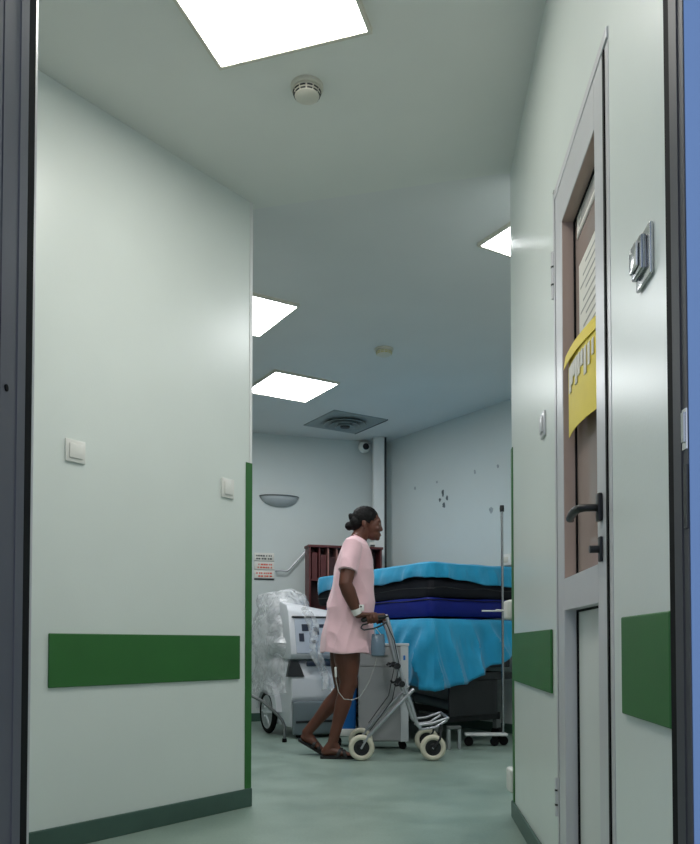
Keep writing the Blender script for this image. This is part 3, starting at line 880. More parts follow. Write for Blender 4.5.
mt = thing('wrapped_mattress', 'topmost mattress covered by a tucked turquoise sheet', 'mattress', BC + Vector((0, 0, 1.303)), BA, 'stacked mattresses')
soft_box('mattress', 0.0, 0.110, -0.03, M['mattress_dark'], mt, 0.004, 9, 6.0, L=1.74)
def hem_top(k, t, a):
    wave = 0.007 * math.sin(a * 9) + 0.004 * math.sin(a * 23)
    if k == 0: base = -0.006 - 0.05 * t
    elif k == 3: base = -0.035 + 0.028 * t + 0.012 * math.sin(t * 9)
    elif k == 3.5: base = -0.006
    else: base = -0.045
    return base + wave
drape('sheet', 0.125, 0.002, hem_top, M['sheet'], mt, L=1.74, wr=0.014, freq=17, seed=5.0, inward=0.03, rings_side=12)

# ------------------------------------------------------------------ bedside cabinet
cb = thing('bedside_cabinet', 'grey bedside cabinet on casters in front of the turquoise bed', 'cabinet', (0.063, 5.98, 0), 0.0)
cw, cd, ct = 0.373, 0.20, at(380, 644, 5.98).z
b = MB(); b.box(0, cw, 0.012, cd, 0.06, ct - 0.015, 0.003); b.build('body', M['cabinet'], cb, False)
b = MB(); b.box(-0.006, cw + 0.006, -0.004, cd + 0.004, ct - 0.015, ct + 0.005, 0.004); b.build('top', M['cabinet_edge'], cb, False)
b = MB(); b.box(0.004, cw - 0.062, 0, 0.012, 0.07, ct - 0.17, 0.002); b.build('door', M['cabinet'], cb, False)
b = MB(); b.box(0.004, cw - 0.062, 0, 0.012, ct - 0.165, ct - 0.02, 0.002); dw = b.build('drawer', M['cabinet'], cb, False)
b = MB(); b.box(0.10, 0.22, -0.010, 0.0, ct - 0.09, ct - 0.075, 0.003); b.build('handle', M['greymetal'], dw, False)
b = MB(); b.box(cw - 0.06, cw, 0.0, 0.012, 0.06, ct - 0.015, 0.003); b.build('edge_post', M['cabinet_edge'], cb, False)
b = MB(); b.box(cw - 0.038, cw - 0.022, -0.004, 0.0, ct - 0.12, ct - 0.085, 0.002); b.build('lock_tag', M['bin'], cb, False)
for xx in (0.04, cw - 0.04):
    for yy in (0.04, cd - 0.04):
        b = MB(); b.cyl((xx, yy - 0.012, 0.028), (xx, yy + 0.012, 0.028), 0.028, 18); b.box(xx - 0.01, xx + 0.01, yy - 0.016, yy + 0.016, 0.045, 0.06); b.build('caster', M['rubber'], cb)

# blue bin on white wheeled base
bn = thing('waste_bin', 'blue plastic bin on a white wheeled base behind the legs', 'bin', (-0.035, 6.22, 0))
b = MB()
rings = []
for z, w, d in ((0.14, 0.075, 0.09), (0.15, 0.078, 0.092), (0.60, 0.088, 0.105), (0.61, 0.09, 0.107)):
    rings.append([Vector((sx * (w - 0.012 * e_), sy * (d - 0.012 * (1 - e_)), z)) for (sx, sy, e_) in ((-1, -1, 0), (-1, -1, 1), (1, -1, 1), (1, -1, 0), (1, 1, 0), (1, 1, 1), (-1, 1, 1), (-1, 1, 0))])
b.loft(rings); b.build('tub', M['bin'], bn)
b = MB(); b.box(-0.094, 0.094, -0.11, 0.11, 0.61, 0.635, 0.006); b.build('lid', M['bin'], bn)
b = MB(); b.box(-0.09, 0.09, -0.10, 0.10, 0.085, 0.14, 0.008); b.build('base', M['white'], bn)
for xx in (-0.06, 0.06):
    for yy in (-0.07, 0.07):
        b = MB(); b.cyl((xx, yy - 0.01, 0.03), (xx, yy + 0.01, 0.03), 0.03, 16); b.box(xx - 0.008, xx + 0.008, yy - 0.014, yy + 0.014, 0.05, 0.086); b.build('caster', M['rubber'], bn)

# ------------------------------------------------------------------ drip stand
pP = atz(503.5, 745, 0)
ivx, ivy = pP.x, 6.22
topz = at(502, 506, ivy).z
iv = thing('drip_stand', 'tall thin steel drip stand with a black cap at the bed foot', 'drip stand', (at(503, 700, ivy).x, ivy, 0))
b = MB(); b.cyl((0, 0, 0.09), (0, 0, topz - 0.03), 0.010, 14); b.build('pole', M['steel'], iv)
b = MB(); b.lathe([(0.0001, topz - 0.045), (0.016, topz - 0.045), (0.018, topz - 0.02), (0.016, topz + 0.004), (0.0001, topz + 0.006)], n=20); b.build('cap', M['black'], iv)
b = MB(); b.tube([(0, 0, at(495, 611, ivy).z), (-0.16, -0.02, at(495, 611, ivy).z)], 0.006, 8, round_=True); b.build('side_arm', M['white_paint'], iv)
b = MB()
b.box(-0.30, 0.03, -0.045, 0.045, 0.078, 0.10, 0.009); b.build('base_plate', M['white_paint'], iv)
for (xx, yy) in ((-0.27, -0.02), (-0.07, -0.02), (0.01, 0.03)):
    b = MB(); b.lathe([(0.004, -0.012), (0.033, -0.012), (0.036, 0), (0.033, 0.012), (0.004, 0.012)], (xx, yy, 0.036), 'Y', 20); b.box(xx - 0.012, xx + 0.012, yy - 0.016, yy + 0.016, 0.055, 0.08, 0.002); b.build('caster', M['rubber'], iv)
# step stool under the bed side
ss = thing('step_stool', 'small grey step frame on the floor behind the walker front wheel', 'stool', (at(455, 730, 6.05).x - 0.005, 6.02, 0), 0.2)
b = MB(); b.box(-0.06, 0.045, -0.02, 0.02, 0.15, 0.175, 0.004); b.build('step', M['greymetal'], ss, False)
for xx in (-0.05, 0.033):
    b = MB(); b.box(xx - 0.012, xx + 0.012, -0.015, 0.015, 0.0, 0.15, 0.003); b.build('leg', M['silver'], ss, False)

# ------------------------------------------------------------------ mobile x-ray cart
mx_ = thing('mobile_xray_cart', 'white wheeled hospital machine with keypad panel wrapped in clear film', 'medical machine', (-0.515, 6.65, 0), math.radians(25))
# side profile (y back, z up) extruded over the width
def prof_prism(b, poly, x0, x1): b.prism([(p[0], p[1]) for p in poly], x0, x1, lambda y, z, x: Vector((x, y, z)))
b = MB()
body = [(0.02, 0.09), (0.02, 0.30), (-0.01, 0.34), (0.0, 0.50), (0.06, 0.62), (0.16, 0.66), (0.58, 0.66), (0.68, 0.58), (0.72, 0.42), (0.72, 0.12), (0.66, 0.09)]
prof_prism(b, body, 0.03, 0.50)
bmesh.ops.bevel(b.bm, geom=b.bm.edges[:], offset=0.018, segments=3, profile=0.5, affect='EDGES')
b.build('chassis', M['machine'], mx_)
b = MB(); b.box(0.04, 0.50, -0.03, 0.02, 0.03, 0.31, 0.02, 3); b.build('bumper', M['machine_grey'], mx_)
b = MB(); b.box(0.06, 0.48, -0.036, -0.03, 0.13, 0.15, 0.002); b.build('bumper_groove', M['dark'], mx_)
# console: tilted panel
b = MB()
cons = [(0.02, 0.66), (-0.02, 0.70), (0.06, 1.07), (0.10, 1.12), (0.26, 1.16), (0.34, 1.10), (0.34, 0.66)]
prof_prism(b, cons, 0.02, 0.50)
bmesh.ops.bevel(b.bm, geom=b.bm.edges[:], offset=0.014, segments=2, profile=0.5, affect='EDGES')
for v in b.bm.verts:
    if v.co.z > 0.9: v.co.z -= 0.16 * (v.co.x - 0.02) * min(1, (v.co.z - 0.9) / 0.15)
b.build('console', M['machine'], mx_)
tl = math.atan2(0.08, 0.37)
PM = Matrix.Translation((0, -0.021, 0.70)) @ Matrix.Rotation(-tl, 4, 'X')
b = MB(); b.box(0.07, 0.48, -0.006, 0.006, 0.01, 0.31, 0.004, mtx=PM); pn = b.build('control_panel', M['machine_panel'], mx_, False)
b = MB(); b.box(0.05, 0.49, -0.012, 0.004, 0.315, 0.33, 0.003, mtx=PM); b.build('panel_trim', M['dark'], mx_, False)
random.seed(4)
for (x, z, w, h) in ((0.13, 0.20, 0.07, 0.06), (0.10, 0.11, 0.045, 0.07), (0.235, 0.17, 0.05, 0.065), (0.215, 0.09, 0.035, 0.035), (0.29, 0.23, 0.05, 0.03), (0.31, 0.11, 0.06, 0.06), (0.39, 0.16, 0.06, 0.09)):
    b = MB(); b.box(x, x + w, -0.009, -0.006, z, z + h, 0.002, mtx=PM); b.build('keypad', M['key'], pn, False)
b = MB(); b.prism([(0.015, 0.535), (0.165, 0.535), (0.125, 0.665), (0.055, 0.665)], -0.002, -0.05, lambda x, z, y: Vector((x - 0.02, 0.045 + (z - 0.545) * 0.3 + y, z - 0.02))); b.build('handle_recess', M['dark'], mx_, False)
b = MB(); b.box(0.16, 0.47, -0.025, 0.0, 0.60, 0.645, 0.01); b.build('drawer', M['key'], mx_)
# big rear wheel on the left side, with fender
wc = (0.0, 0.50, 0.19)
b = MB(); b.torus((wc[0] + 0.005, wc[1], wc[2]), 0.165, 0.025, 'X'); wh = b.build('wheel', M['rubber'], mx_)
b = MB()
b.lathe([(0.15, -0.012), (0.15, 0.012), (0.135, 0.012), (0.135, -0.012)], wc, 'X', 36)
b.lathe([(0.0001, -0.022), (0.05, -0.018), (0.05, 0.015), (0.0001, 0.018)], wc, 'X', 24)
for k in range(6):
    a = 2 * PI * k / 6
    b.tube([(wc[0] - 0.018, wc[1] + 0.04 * math.cos(a), wc[2] + 0.04 * math.sin(a)), (wc[0] - 0.002, wc[1] + 0.14 * math.cos(a), wc[2] + 0.14 * math.sin(a))], 0.014, 8)
b.build('rim', M['cabinet_edge'], wh)
b = MB()
rings = []
for k in range(15):
    a = PI * (0.02 + 0.96 * k / 14)
    r0, r1 = 0.20, 0.265
    cy_, sz_ = math.cos(a), math.sin(a)
    rings.append([Vector((x, wc[1] + r * cy_ * 1.05, max(0.1, wc[2] + r * sz_))) for (x, r) in ((-0.03, r0), (-0.02, r1), (0.05, r1), (0.05, r0))])
b.loft(rings); b.build('fender', M['machine'], mx_)
for xx in (0.12, 0.44):
    b = MB(); b.cyl((xx - 0.015, 0.06, 0.045), (xx + 0.015, 0.06, 0.045), 0.045, 20); b.build('front_caster', M['rubber'], mx_)
b = MB(); b.cyl((0.505, 0.50, 0.19), (0.53, 0.50, 0.19), 0.19, 30); b.build('wheel', M['rubber'], mx_)
# tube arm folded on the rear
b = MB(); b.box(0.05, 0.40, 0.42, 0.74, 0.66, 1.12, 0.06, 4); b.build('tube_head', M['machine'], mx_)
b = MB(); b.cyl((0.25, 0.40, 0.70), (0.25, 0.40, 1.18), 0.05); b.build('column', M['machine'], mx_)

# clear crumpled film over the cart
def film_shell(sections, seed, amp, n=72):
    b = MB(); rv = []
    for (z, cx, cy, rx, ry) in sections:
        ring = []
        for k in range(n):
            a = 2 * PI * k / n
            ca, sa = math.cos(a), math.sin(a)
            e_ = 0.62
            x = cx + rx * math.copysign(abs(ca) ** e_, ca)
            y = cy + ry * math.copysign(abs(sa) ** e_, sa)
            q = Vector((x * 4.5 + seed, y * 4.5, z * 4.5))
            r_ = abs(noise.noise(q)) * 1.5 + 0.6 * abs(noise.noise(q * 2.1)) + 0.12 * abs(noise.noise(q * 5.1))
            out = Vector((x - cx, y - cy, 0)).normalized()
            ring.append(b.bm.verts.new(Vector((x, y, z + 0.03 * noise.noise(q * 1.4))) + out * amp * (r_ - 0.2)))
        rv.append(ring)
    for i in range(len(rv) - 1):
        for j in range(n):
            b.bm.faces.new((rv[i][j], rv[i][(j + 1) % n], rv[i + 1][(j + 1) % n], rv[i + 1][j]))
    b.bm.faces.new(rv[-1])
    return b
def interp(keys, m):
    out = []
    for i in range(len(keys) - 1):
        for j in range(m):
            t = j / m
            out.append(tuple(a + (c - a) * t for a, c in zip(keys[i], keys[i + 1])))
    out.append(keys[-1])
    return out
secs = interp([(0.36, 0.19, 0.51, 0.255, 0.40), (0.66, 0.14, 0.51, 0.19, 0.36), (0.80, 0.12, 0.49, 0.20, 0.36), (1.10, 0.14, 0.54, 0.18, 0.28), (1.24, 0.15, 0.56, 0.15, 0.22), (1.27, 0.15, 0.56, 0.05, 0.08)], 9)
fs = film_shell(secs, 3.0, 0.060).build('plastic_wrap', M['film'], None)
fs.location = mx_.location; fs.rotation_euler = mx_.rotation_euler
tag(fs, 'crumpled clear plastic wrap over the left of the white machine', 'plastic wrap')
# hanging strip of film across the front
b = MB(); rv = []
for i in range(25):
    t = i / 24
    ring = []
    for j in range(9):
        u = j / 8
        x = 0.10 + 0.02 * math.sin(t * 9) + u * 0.10 + t * 0.16
        y = -0.075 - 0.03 * t + 0.02 * math.sin(u * 9 + t * 14) + 0.06 * max(0, 0.6 - t)
        ring.append(b.bm.verts.new(Vector((x, y, 1.08 - 0.68 * t + 0.02 * math.sin(u * 5)))))
    rv.append(ring)
for i in range(24):
    for j in range(8): b.bm.faces.new((rv[i][j], rv[i][j + 1], rv[i + 1][j + 1], rv[i + 1][j]))
b.build('loose_strip', M['film'], fs)

# bent tubular stand by the left wall end
st = thing('tube_stand', 'bent grey tube stand leg with black foot in front of the wheel', 'stand', (at(270, 735, 6.45).x, 6.45, 0))
o0 = Vector(st.location)
pts = [at(236, 692, 6.45), at(250, 695, 6.45), at(262, 701, 6.45), at(274, 711, 6.45), at(282, 720, 6.45), at(284.5, 726, 6.45), at(284.5, 740, 6.45)]
b = MB(); b.tube([p - o0 for p in pts], 0.0125, 12); b.build('tube', M['greymetal'], st)
b = MB(); p = pts[-1] - o0; b.lathe([(0.001, 0.0), (0.02, 0.0), (0.018, 0.03), (0.001, 0.03)], (p.x, p.y, 0), n=18); b.build('foot', M['rubber'], st)
p = pts[0] - o0
b = MB(); b.tube([(p.x, p.y, 0.02), (p.x, p.y, p.z + 0.3)], 0.0125, 12); b.build('tube', M['greymetal'], st)
b = MB(); b.lathe([(0.001, 0.0), (0.02, 0.0), (0.018, 0.03), (0.001, 0.03)], (p.x, p.y, 0), n=18); b.build('foot', M['rubber'], st)

# ------------------------------------------------------------------ rollator
YN, YF = 5.42, 5.87
rw = thing('rollator', 'silver four wheeled walking frame pushed by the woman in pink', 'walking frame', (at(397, 757, YN).x, (YN + YF) / 2, 0))
ro = Vector(rw.location)
WRAD = 0.088
def rp(px, py, Y): # the far side frame repeats the near one, shifted across
    p = at(px, py, YN); p.y = Y
    return p - ro
for Y, sgn in ((YN, -1), (YF, 1)):
    top = rp(386.5, 617, Y)
    b = MB(); b.tube([rp(386.5, 616, Y), rp(391, 632, Y), rp(398, 660, Y), rp(405, 688, Y), rp(411, 704, Y), rp(417, 724, Y), rp(420, 727, Y)], 0.0125, 14, round_=True); sf = b.build('side_frame', M['silver'], rw)
    b = MB(); b.tube([rp(413, 690, Y), rp(395, 708, Y), rp(364, 741, Y)], 0.0125, 14, round_=True); b.build('rear_leg', M['silver'], rw)
    b = MB(); b.tube([rp(418, 725, Y), rp(432, 723.5, Y), rp(448, 718, Y)], 0.0095, 12, round_=True)
    b.tube([rp(420, 730, Y) + Vector((0, -0.03 * sgn, 0)), rp(436, 728, Y) + Vector((0, -0.03 * sgn, 0)), rp(447, 721, Y) + Vector((0, -0.03 * sgn, 0))], 0.008, 12, round_=True); b.build('front_bar', M['silver'], rw)
    # wheels
    for (px, py, kind) in ((361.5, 745, 'rear'), (433, 744, 'front')):
        c = rp(px, py, Y); c.z = WRAD
        b = MB(); b.torus((c.x, c.y, c.z), WRAD - 0.019, 0.019, 'Y', 40, 14); wl = b.build('wheel', M['tyre'], rw)
        b = MB(); b.lathe([(0.0001, -0.016), (0.024, -0.015), (0.03, -0.009), (0.056, -0.010), (0.058, 0), (0.056, 0.010), (0.03, 0.009), (0.024, 0.015), (0.0001, 0.016)], (c.x, c.y, c.z), 'Y', 30); b.build('hub', M['black'], wl)
        b = MB(); b.cyl((c.x, c.y - 0.026, c.z), (c.x, c.y + 0.026, c.z), 0.007, 14); b.build('axle', M['silver'], wl)
        b = MB()
        if kind == 'rear':
            e0 = rp(364, 741, Y)
            for q in (-0.026, 0.026): b.tube([(e0.x + 0.035, c.y + q * 0.7, e0.z + 0.045), (c.x, c.y + q, c.z)], 0.007, 10)
        else:
            for q in (-0.027, 0.027): b.tube([(c.x + 0.055, c.y + q * 0.5, c.z + 0.125), (c.x + 0.045, c.y + q, c.z + 0.06), (c.x, c.y + q, c.z)], 0.007, 10)
            b.cyl((c.x + 0.055, c.y, c.z + 0.10), (c.x + 0.055, c.y, c.z + 0.155), 0.011, 12)
        b.build('fork', M['silver'] if kind == 'rear' else M['dark'], rw)
    # grip and brake loop
    b = MB(); b.tube([rp(387, 616.5, Y), rp(383, 617, Y)], 0.0135, 14, round_=True); b.tube([rp(384, 617, Y), rp(374, 618, Y), rp(363, 620, Y)], [0.0145, 0.016, 0.015], 14, round_=True); b.build('grip', M['black'], rw)
    b = MB(); b.tube([rp(387, 622, Y), rp(382, 625, Y), rp(374, 628.5, Y), rp(364, 630, Y), rp(361, 628, Y), rp(362.5, 625, Y), rp(368, 623.5, Y)], 0.0055, 10, round_=True); b.build('brake_lever', M['dark'], rw)
    b = MB(); b.tube([rp(386, 623, Y) + Vector((0, 0.018 * sgn, 0)), rp(394, 640, Y) + Vector((0, 0.022 * sgn, 0)), rp(399, 665, Y) + Vector((0, 0.025 * sgn, 0)), rp(392, 700, Y) + Vector((0, 0.025 * sgn, 0)), rp(370, 730, Y) + Vector((0, 0.02 * sgn, 0))], 0.003, 8); b.build('brake_cable', M['black'], rw)
    # clamp knobs on the post
    for (px, py) in ((397.5, 666), (402, 684)):
        p = rp(px, py, Y)
        b = MB(); b.lathe([(0.001, -0.022), (0.020, -0.022), (0.024, 0), (0.020, 0.022), (0.001, 0.022)], p, 'Y', 18)
        b.tube([p, p + Vector((-0.04, 0, 0.008 if py < 680 else -0.01)), p + Vector((-0.05, -0.02, 0.0))], 0.009, 10, round_=True); b.build('clamp_knob', M['black'], rw)
b = MB(); b.tube([rp(411, 703, YN), rp(411, 703, YF)], 0.010, 12); b.build('cross_bar', M['silver'], rw)
b = MB(); b.tube([rp(448, 718, YN), rp(448, 718, YF)], 0.0095, 12); b.build('cross_bar', M['silver'], rw)
b = MB(); b.tube([rp(404, 680, YN), rp(412, 702, YF)], 0.009, 12); b.build('cross_brace', M['dark'], rw)
b = MB(); b.tube([rp(404, 680, YF), rp(412, 702, YN) + Vector((0, 0.0, 0.004))], 0.009, 12); b.build('cross_brace', M['dark'], rw)

# drainage bag hanging from the near brake lever, with its tube
pb = at(378, 656, 5.47)
db = thing('drainage_bag', 'small clear bluish drainage bag hanging below the walker grip', 'drainage bag', pb)
b = MB()
rings = []
for z, w, d in ((0, 0.036, 0.012), (0.008, 0.046, 0.022), (0.05, 0.05, 0.028), (0.10, 0.047, 0.022), (0.135, 0.044, 0.010), (0.15, 0.04, 0.004)):
    rings.append([Vector((w * math.cos(2 * PI * k / 20), d * math.sin(2 * PI * k / 20), z)) for k in range(20)])
b.loft(rings); b.build('pouch', M['pouch'], db)
zl_ = at(374, 628.5, YN).z - pb.z
b = MB(); b.tube([(-0.02, 0.0, 0.145), (-0.024, (YN - 5.47), zl_), (-0.014, (YN - 5.47), zl_ + 0.001), (0.02, 0.0, 0.145)], 0.003, 8); b.build('strap', M['white'], db)
tb = [at(335.5, 668, 5.44), at(336, 680, 5.435), at(338.5, 692, 5.43), at(344, 699, 5.43), at(352, 700, 5.44), at(360, 697, 5.46), at(368, 684, 5.46), at(374, 668, 5.47), at(377, 656, 5.47)]
b = MB(); b.tube([p - pb for p in tb], 0.0028, 8); b.build('tube', M['tubing'], db)
b = MB(); b.tube([tb[0] - pb, tb[0].lerp(tb[1], 0.7) - pb], 0.008, 10, round_=True); b.build('tube_clip', M['white'], db)

# ------------------------------------------------------------------ the woman in the pink dress
YB = 5.62
base = Vector((at(340, 757, YB).x, YB, 0))
pr = thing('person', 'person in a pink short sleeved dress leaning forward and pushing a silver walking frame', 'person', base)
def P(px, py, Y): return at(px, py, Y) - base
YR, YLt = 5.53, 5.72
b = MB()
# torso (under the dress) and neck
b.tube([P(348, 640, YB), P(349, 615, YB), P(352, 590, YB), P(354, 567, YB), P(355, 550, YB), P(357, 541, YB)], [(0.165, 0.125), (0.15, 0.11), (0.135, 0.105), (0.15, 0.11), (0.15, 0.09), (0.075, 0.06)], 24, round_=True)
b.tube([P(355.5, 548, YB), P(359, 538, YB), P(364, 529, YB)], [(0.062, 0.062), (0.055, 0.058), (0.055, 0.058)], 18, round_=True)
# head: skull, face mass, jaw, chin, nose, lips, brow, cheeks, ears
ROT = Matrix.Rotation(math.radians(14), 3, 'Y')
b.ell(P(366, 519.5, YB), (0.096, 0.076, 0.083), ROT, 28)
b.ell(P(372.5, 526, YB), (0.062, 0.062, 0.082), ROT, 24)
b.ell(P(373.2, 534, YB), (0.048, 0.047, 0.046), ROT, 20)
b.ell(P(377.2, 538.3, YB), (0.020, 0.024, 0.017), ROT, 14)
b.tube([P(378.6, 523, YB), P(380.0, 526.8, YB), P(381.2, 529.6, YB)], [0.011, 0.0125, 0.0135], 12, round_=True)
for q in (-1, 1):
    b.ell(P(380.2, 530.2, YB) + Vector((0, 0.012 * q, 0)), (0.011, 0.010, 0.009), None, 12)
    b.ell(P(376.5, 529.5, YB) + Vector((0, 0.036 * q, 0)), (0.026, 0.022, 0.022), None, 14)
    b.ell(P(379.0, 521.5, YB) + Vector((0, 0.026 * q, 0)), (0.013, 0.026, 0.009), None, 14)
    e0 = P(364.2, 525.5, YB) + Vector((0, 0.074 * q, 0))
    b.ell(e0, (0.017, 0.009, 0.030), Matrix.Rotation(math.radians(-12), 3, 'Y'), 16)
    b.ell(e0 + Vector((0.004, 0, -0.026)), (0.010, 0.007, 0.011), None, 12)
b.ell(P(378.9, 534.0, YB), (0.016, 0.023, 0.009), ROT, 14)
b.ell(P(378.3, 536.2, YB), (0.016, 0.021, 0.009), ROT, 14)
# arms
def arm(sh_, el, wr_, lat):
    b.tube([sh_, sh_.lerp(el, 0.35), sh_.lerp(el, 0.8), el, el.lerp(wr_, 0.25), el.lerp(wr_, 0.6), wr_], [0.060, 0.056, 0.050, 0.047, 0.050, 0.042, (0.031, 0.027)], 18, round_=True)
shR, elR = P(352, 547, 5.46), P(345.5, 584, 5.385)
shL, elL = P(355, 547, 5.78), P(350, 584, 5.86)
gR0, gR1 = P(363, 620, YN), P(384, 617, YN)      # the grip axis on the near side
gL0, gL1 = rp(363, 620, YF) + ro - base, rp(384, 617, YF) + ro - base
gdir = (gR1 - gR0).normalized()
def hand(g0, g1, el, side, gt):
    """side: direction (along Y) of the outer side the fingers wrap down"""
    f = (g1 - g0).normalized()
    o_ = Vector((0, side, 0))
    u = f.cross(o_); u = u if u.z > 0 else -u
    c = g0.lerp(g1, gt)                        # middle of the fist
    wr_ = c - f * 0.085 + u * 0.040 + o_ * 0.006
    # palm: from the wrist over the top of the grip
    b.tube([wr_, c - f * 0.050 + u * 0.034 + o_ * 0.004, c - f * 0.015 + u * 0.031 + o_ * 0.004, c + f * 0.030 + u * 0.029 + o_ * 0.002], [(0.024, 0.021), (0.033, 0.018), (0.038, 0.015), (0.034, 0.012)], 16, round_=True, lat=o_)
    # four fingers over the outer side and under the grip
    for k, (fx, ln, r) in enumerate(((0.036, 0.98, 0.0090), (0.015, 1.05, 0.0093), (-0.006, 1.0, 0.0088), (-0.026, 0.86, 0.0078))):
        q = c + f * fx
        b.tube([q + u * 0.027 + o_ * 0.010, q + u * 0.026 + o_ * 0.030 * ln, q + u * 0.004 + o_ * 0.0345 * ln, q - u * 0.018 + o_ * 0.026 * ln, q - u * 0.028 + o_ * 0.008, q - u * 0.027 - o_ * 0.004 * ln], [r * 1.1, r * 1.12, r, r * 0.98, r * 0.9, r * 0.82], 12, round_=True, lat=f)
    # thumb along the inner side
    b.tube([c - f * 0.046 + u * 0.028 - o_ * 0.016, c - f * 0.018 + u * 0.016 - o_ * 0.031, c + f * 0.014 + u * 0.000 - o_ * 0.031, c + f * 0.036 - u * 0.012 - o_ * 0.024], [0.0145, 0.012, 0.0105, 0.009], 12, round_=True, lat=u)
    return wr_
wrR = hand(gR0, gR1, elR, -1, 0.40)
wrL = hand(gL0, gL1, elL, 1, 0.95)
arm(shR, elR, wrR, 0); arm(shL, elL, wrL, 0)
# legs: near one planted under her, far one trailing with the heel up
def leg(hip, knee, ank, r):
    b.tube([hip, hip.lerp(knee, 0.5), hip.lerp(knee, 0.85), knee, knee.lerp(ank, 0.14), knee.lerp(ank, 0.34), knee.lerp(ank, 0.7), ank], [(0.088, 0.100), (0.078, 0.090), (0.062, 0.068), (0.057, 0.062), (0.053, 0.056), (0.055, 0.057), (0.038, 0.040), (0.032, 0.035)], 20, round_=True)
kR, aR = P(348.5, 683, YR), P(332.5, 743, YR)
leg(P(346, 640, YR), kR, aR, 1)
b.ell(kR + Vector((0.035, 0, 0.0)), (0.032, 0.040, 0.045), None, 16)
b.ell(kR.lerp(aR, 0.33) + Vector((-0.022, 0, 0)), (0.034, 0.042, 0.09), Matrix.Rotation(math.radians(18), 3, 'Y'), 16)
kL, aL = P(343, 690, YLt), P(306.5, 733, YLt)
leg(P(343, 640, YLt), kL, aL, 1)
b.ell(kL.lerp(aL, 0.3) + Vector((-0.016, 0, 0.016)), (0.034, 0.042, 0.085), Matrix.Rotation(math.radians(42), 3, 'Y'), 16)
def foot(heel, ball, toe, ank, w, q):
    t = (ball - heel).normalized()
    up = Vector((-t.z, 0, t.x))
    b.tube([ank, heel.lerp(ball, 0.12) + up * 0.035], [0.033, 0.031], 14, round_=True)
    b.tube([heel + up * 0.028 + t * 0.01, heel.lerp(ball, 0.35) + up * 0.036, heel.lerp(ball, 0.7) + up * 0.028, ball + up * 0.018], [(0.030, 0.027), (0.033, 0.032), (0.041, 0.026), (0.044, 0.017)], 18, round_=True)
    b.tube([ank + (ball - ank) * 0.1, heel.lerp(ball, 0.72) + up * 0.03], [0.032, 0.022], 14, round_=True)
    tt = (toe - ball).normalized()
    L = (toe - ball).length
    ut = Vector((-tt.z, 0, tt.x))
    for k, (off, ln, r) in enumerate(((0.030, 1.0, 0.0125), (0.011, 1.02, 0.0095), (-0.005, 0.92, 0.009), (-0.020, 0.78, 0.0085), (-0.034, 0.62, 0.008))):
        o_ = Vector((0, off * q, 0))
        b.tube([ball + o_ * 0.9 + ut * 0.014, ball + o_ + tt * L * ln * 0.6 + ut * 0.013, ball + o_ + tt * L * ln + ut * 0.010], [r * 1.1, r, r * 0.9], 12, round_=True)
hR = Vector((P(323.5, 750, YR).x, YR - YB, 0.018)); bR = hR + Vector((0.155, 0, -0.003)); tR = bR + Vector((0.062, 0, -0.001))
foot(hR, bR, tR, aR, 0.04, 1)
hL = P(301, 740, YLt); bL = P(320, 752, YLt); bL.z = 0.026
tL = bL + Vector((0.058, 0, -0.006))
foot(hL, bL, tL, aL, 0.04, -1)
body = b.build('body', M['skin'], pr)
remeshed(body, 0.0042, 5, 0.5)

# eyes, lips, nails
for q in (-1, 1):
    c = P(379.2, 525.0, YB) + Vector((-0.002, 0.029 * q, 0))
    b = MB(); b.ell(c, (0.010, 0.012, 0.0075), None, 16); ey = b.build('eye', M['eye'], pr)
    b = MB(); b.ell(c + Vector((0.006, 0.001 * q, 0)), (0.006, 0.006, 0.0062), None, 12); b.build('pupil', M['pupil'], ey)
    b = MB(); b.tube([c + Vector((0.010, -0.012 * q, 0.021)), c + Vector((0.010, 0.002 * q, 0.024)), c + Vector((0.0, 0.018 * q, 0.019))], [0.003, 0.004, 0.002], 8, round_=True); b.build('eyebrow', M['hair'], pr)
b = MB(); b.ell(P(379.3, 535.1, YB), (0.0145, 0.019, 0.008), ROT, 14); b.build('lips', M['lip'], pr)

# hair: close cap drawn back into a bun
b = MB()
hc = P(365.2, 518.2, YB)
b.ell(hc, (0.095, 0.082, 0.088), ROT, 30)
b.ell(P(357, 523, YB), (0.052, 0.068, 0.062), None, 20)
b.ell(P(349.5, 526, YB), (0.033, 0.036, 0.032), None, 18)
b.ell(P(351.5, 517.5, YB), (0.021, 0.026, 0.032), Matrix.Rotation(math.radians(-20), 3, 'Y'), 14)
b.ell(P(353.5, 524, YB), (0.03, 0.04, 0.03), None, 14)
hair = b.build('hair', M['hair'], pr)
remeshed(hair, 0.004, 2, 0.5)
fc = P(382, 527, YB)
for v in hair.data.vertices:                      # keep the face and ears free
    n_ = noise.noise(v.co * 55)
    out = (v.co - hc); out.y *= 0.6
    v.co += out.normalized() * 0.0025 * n_
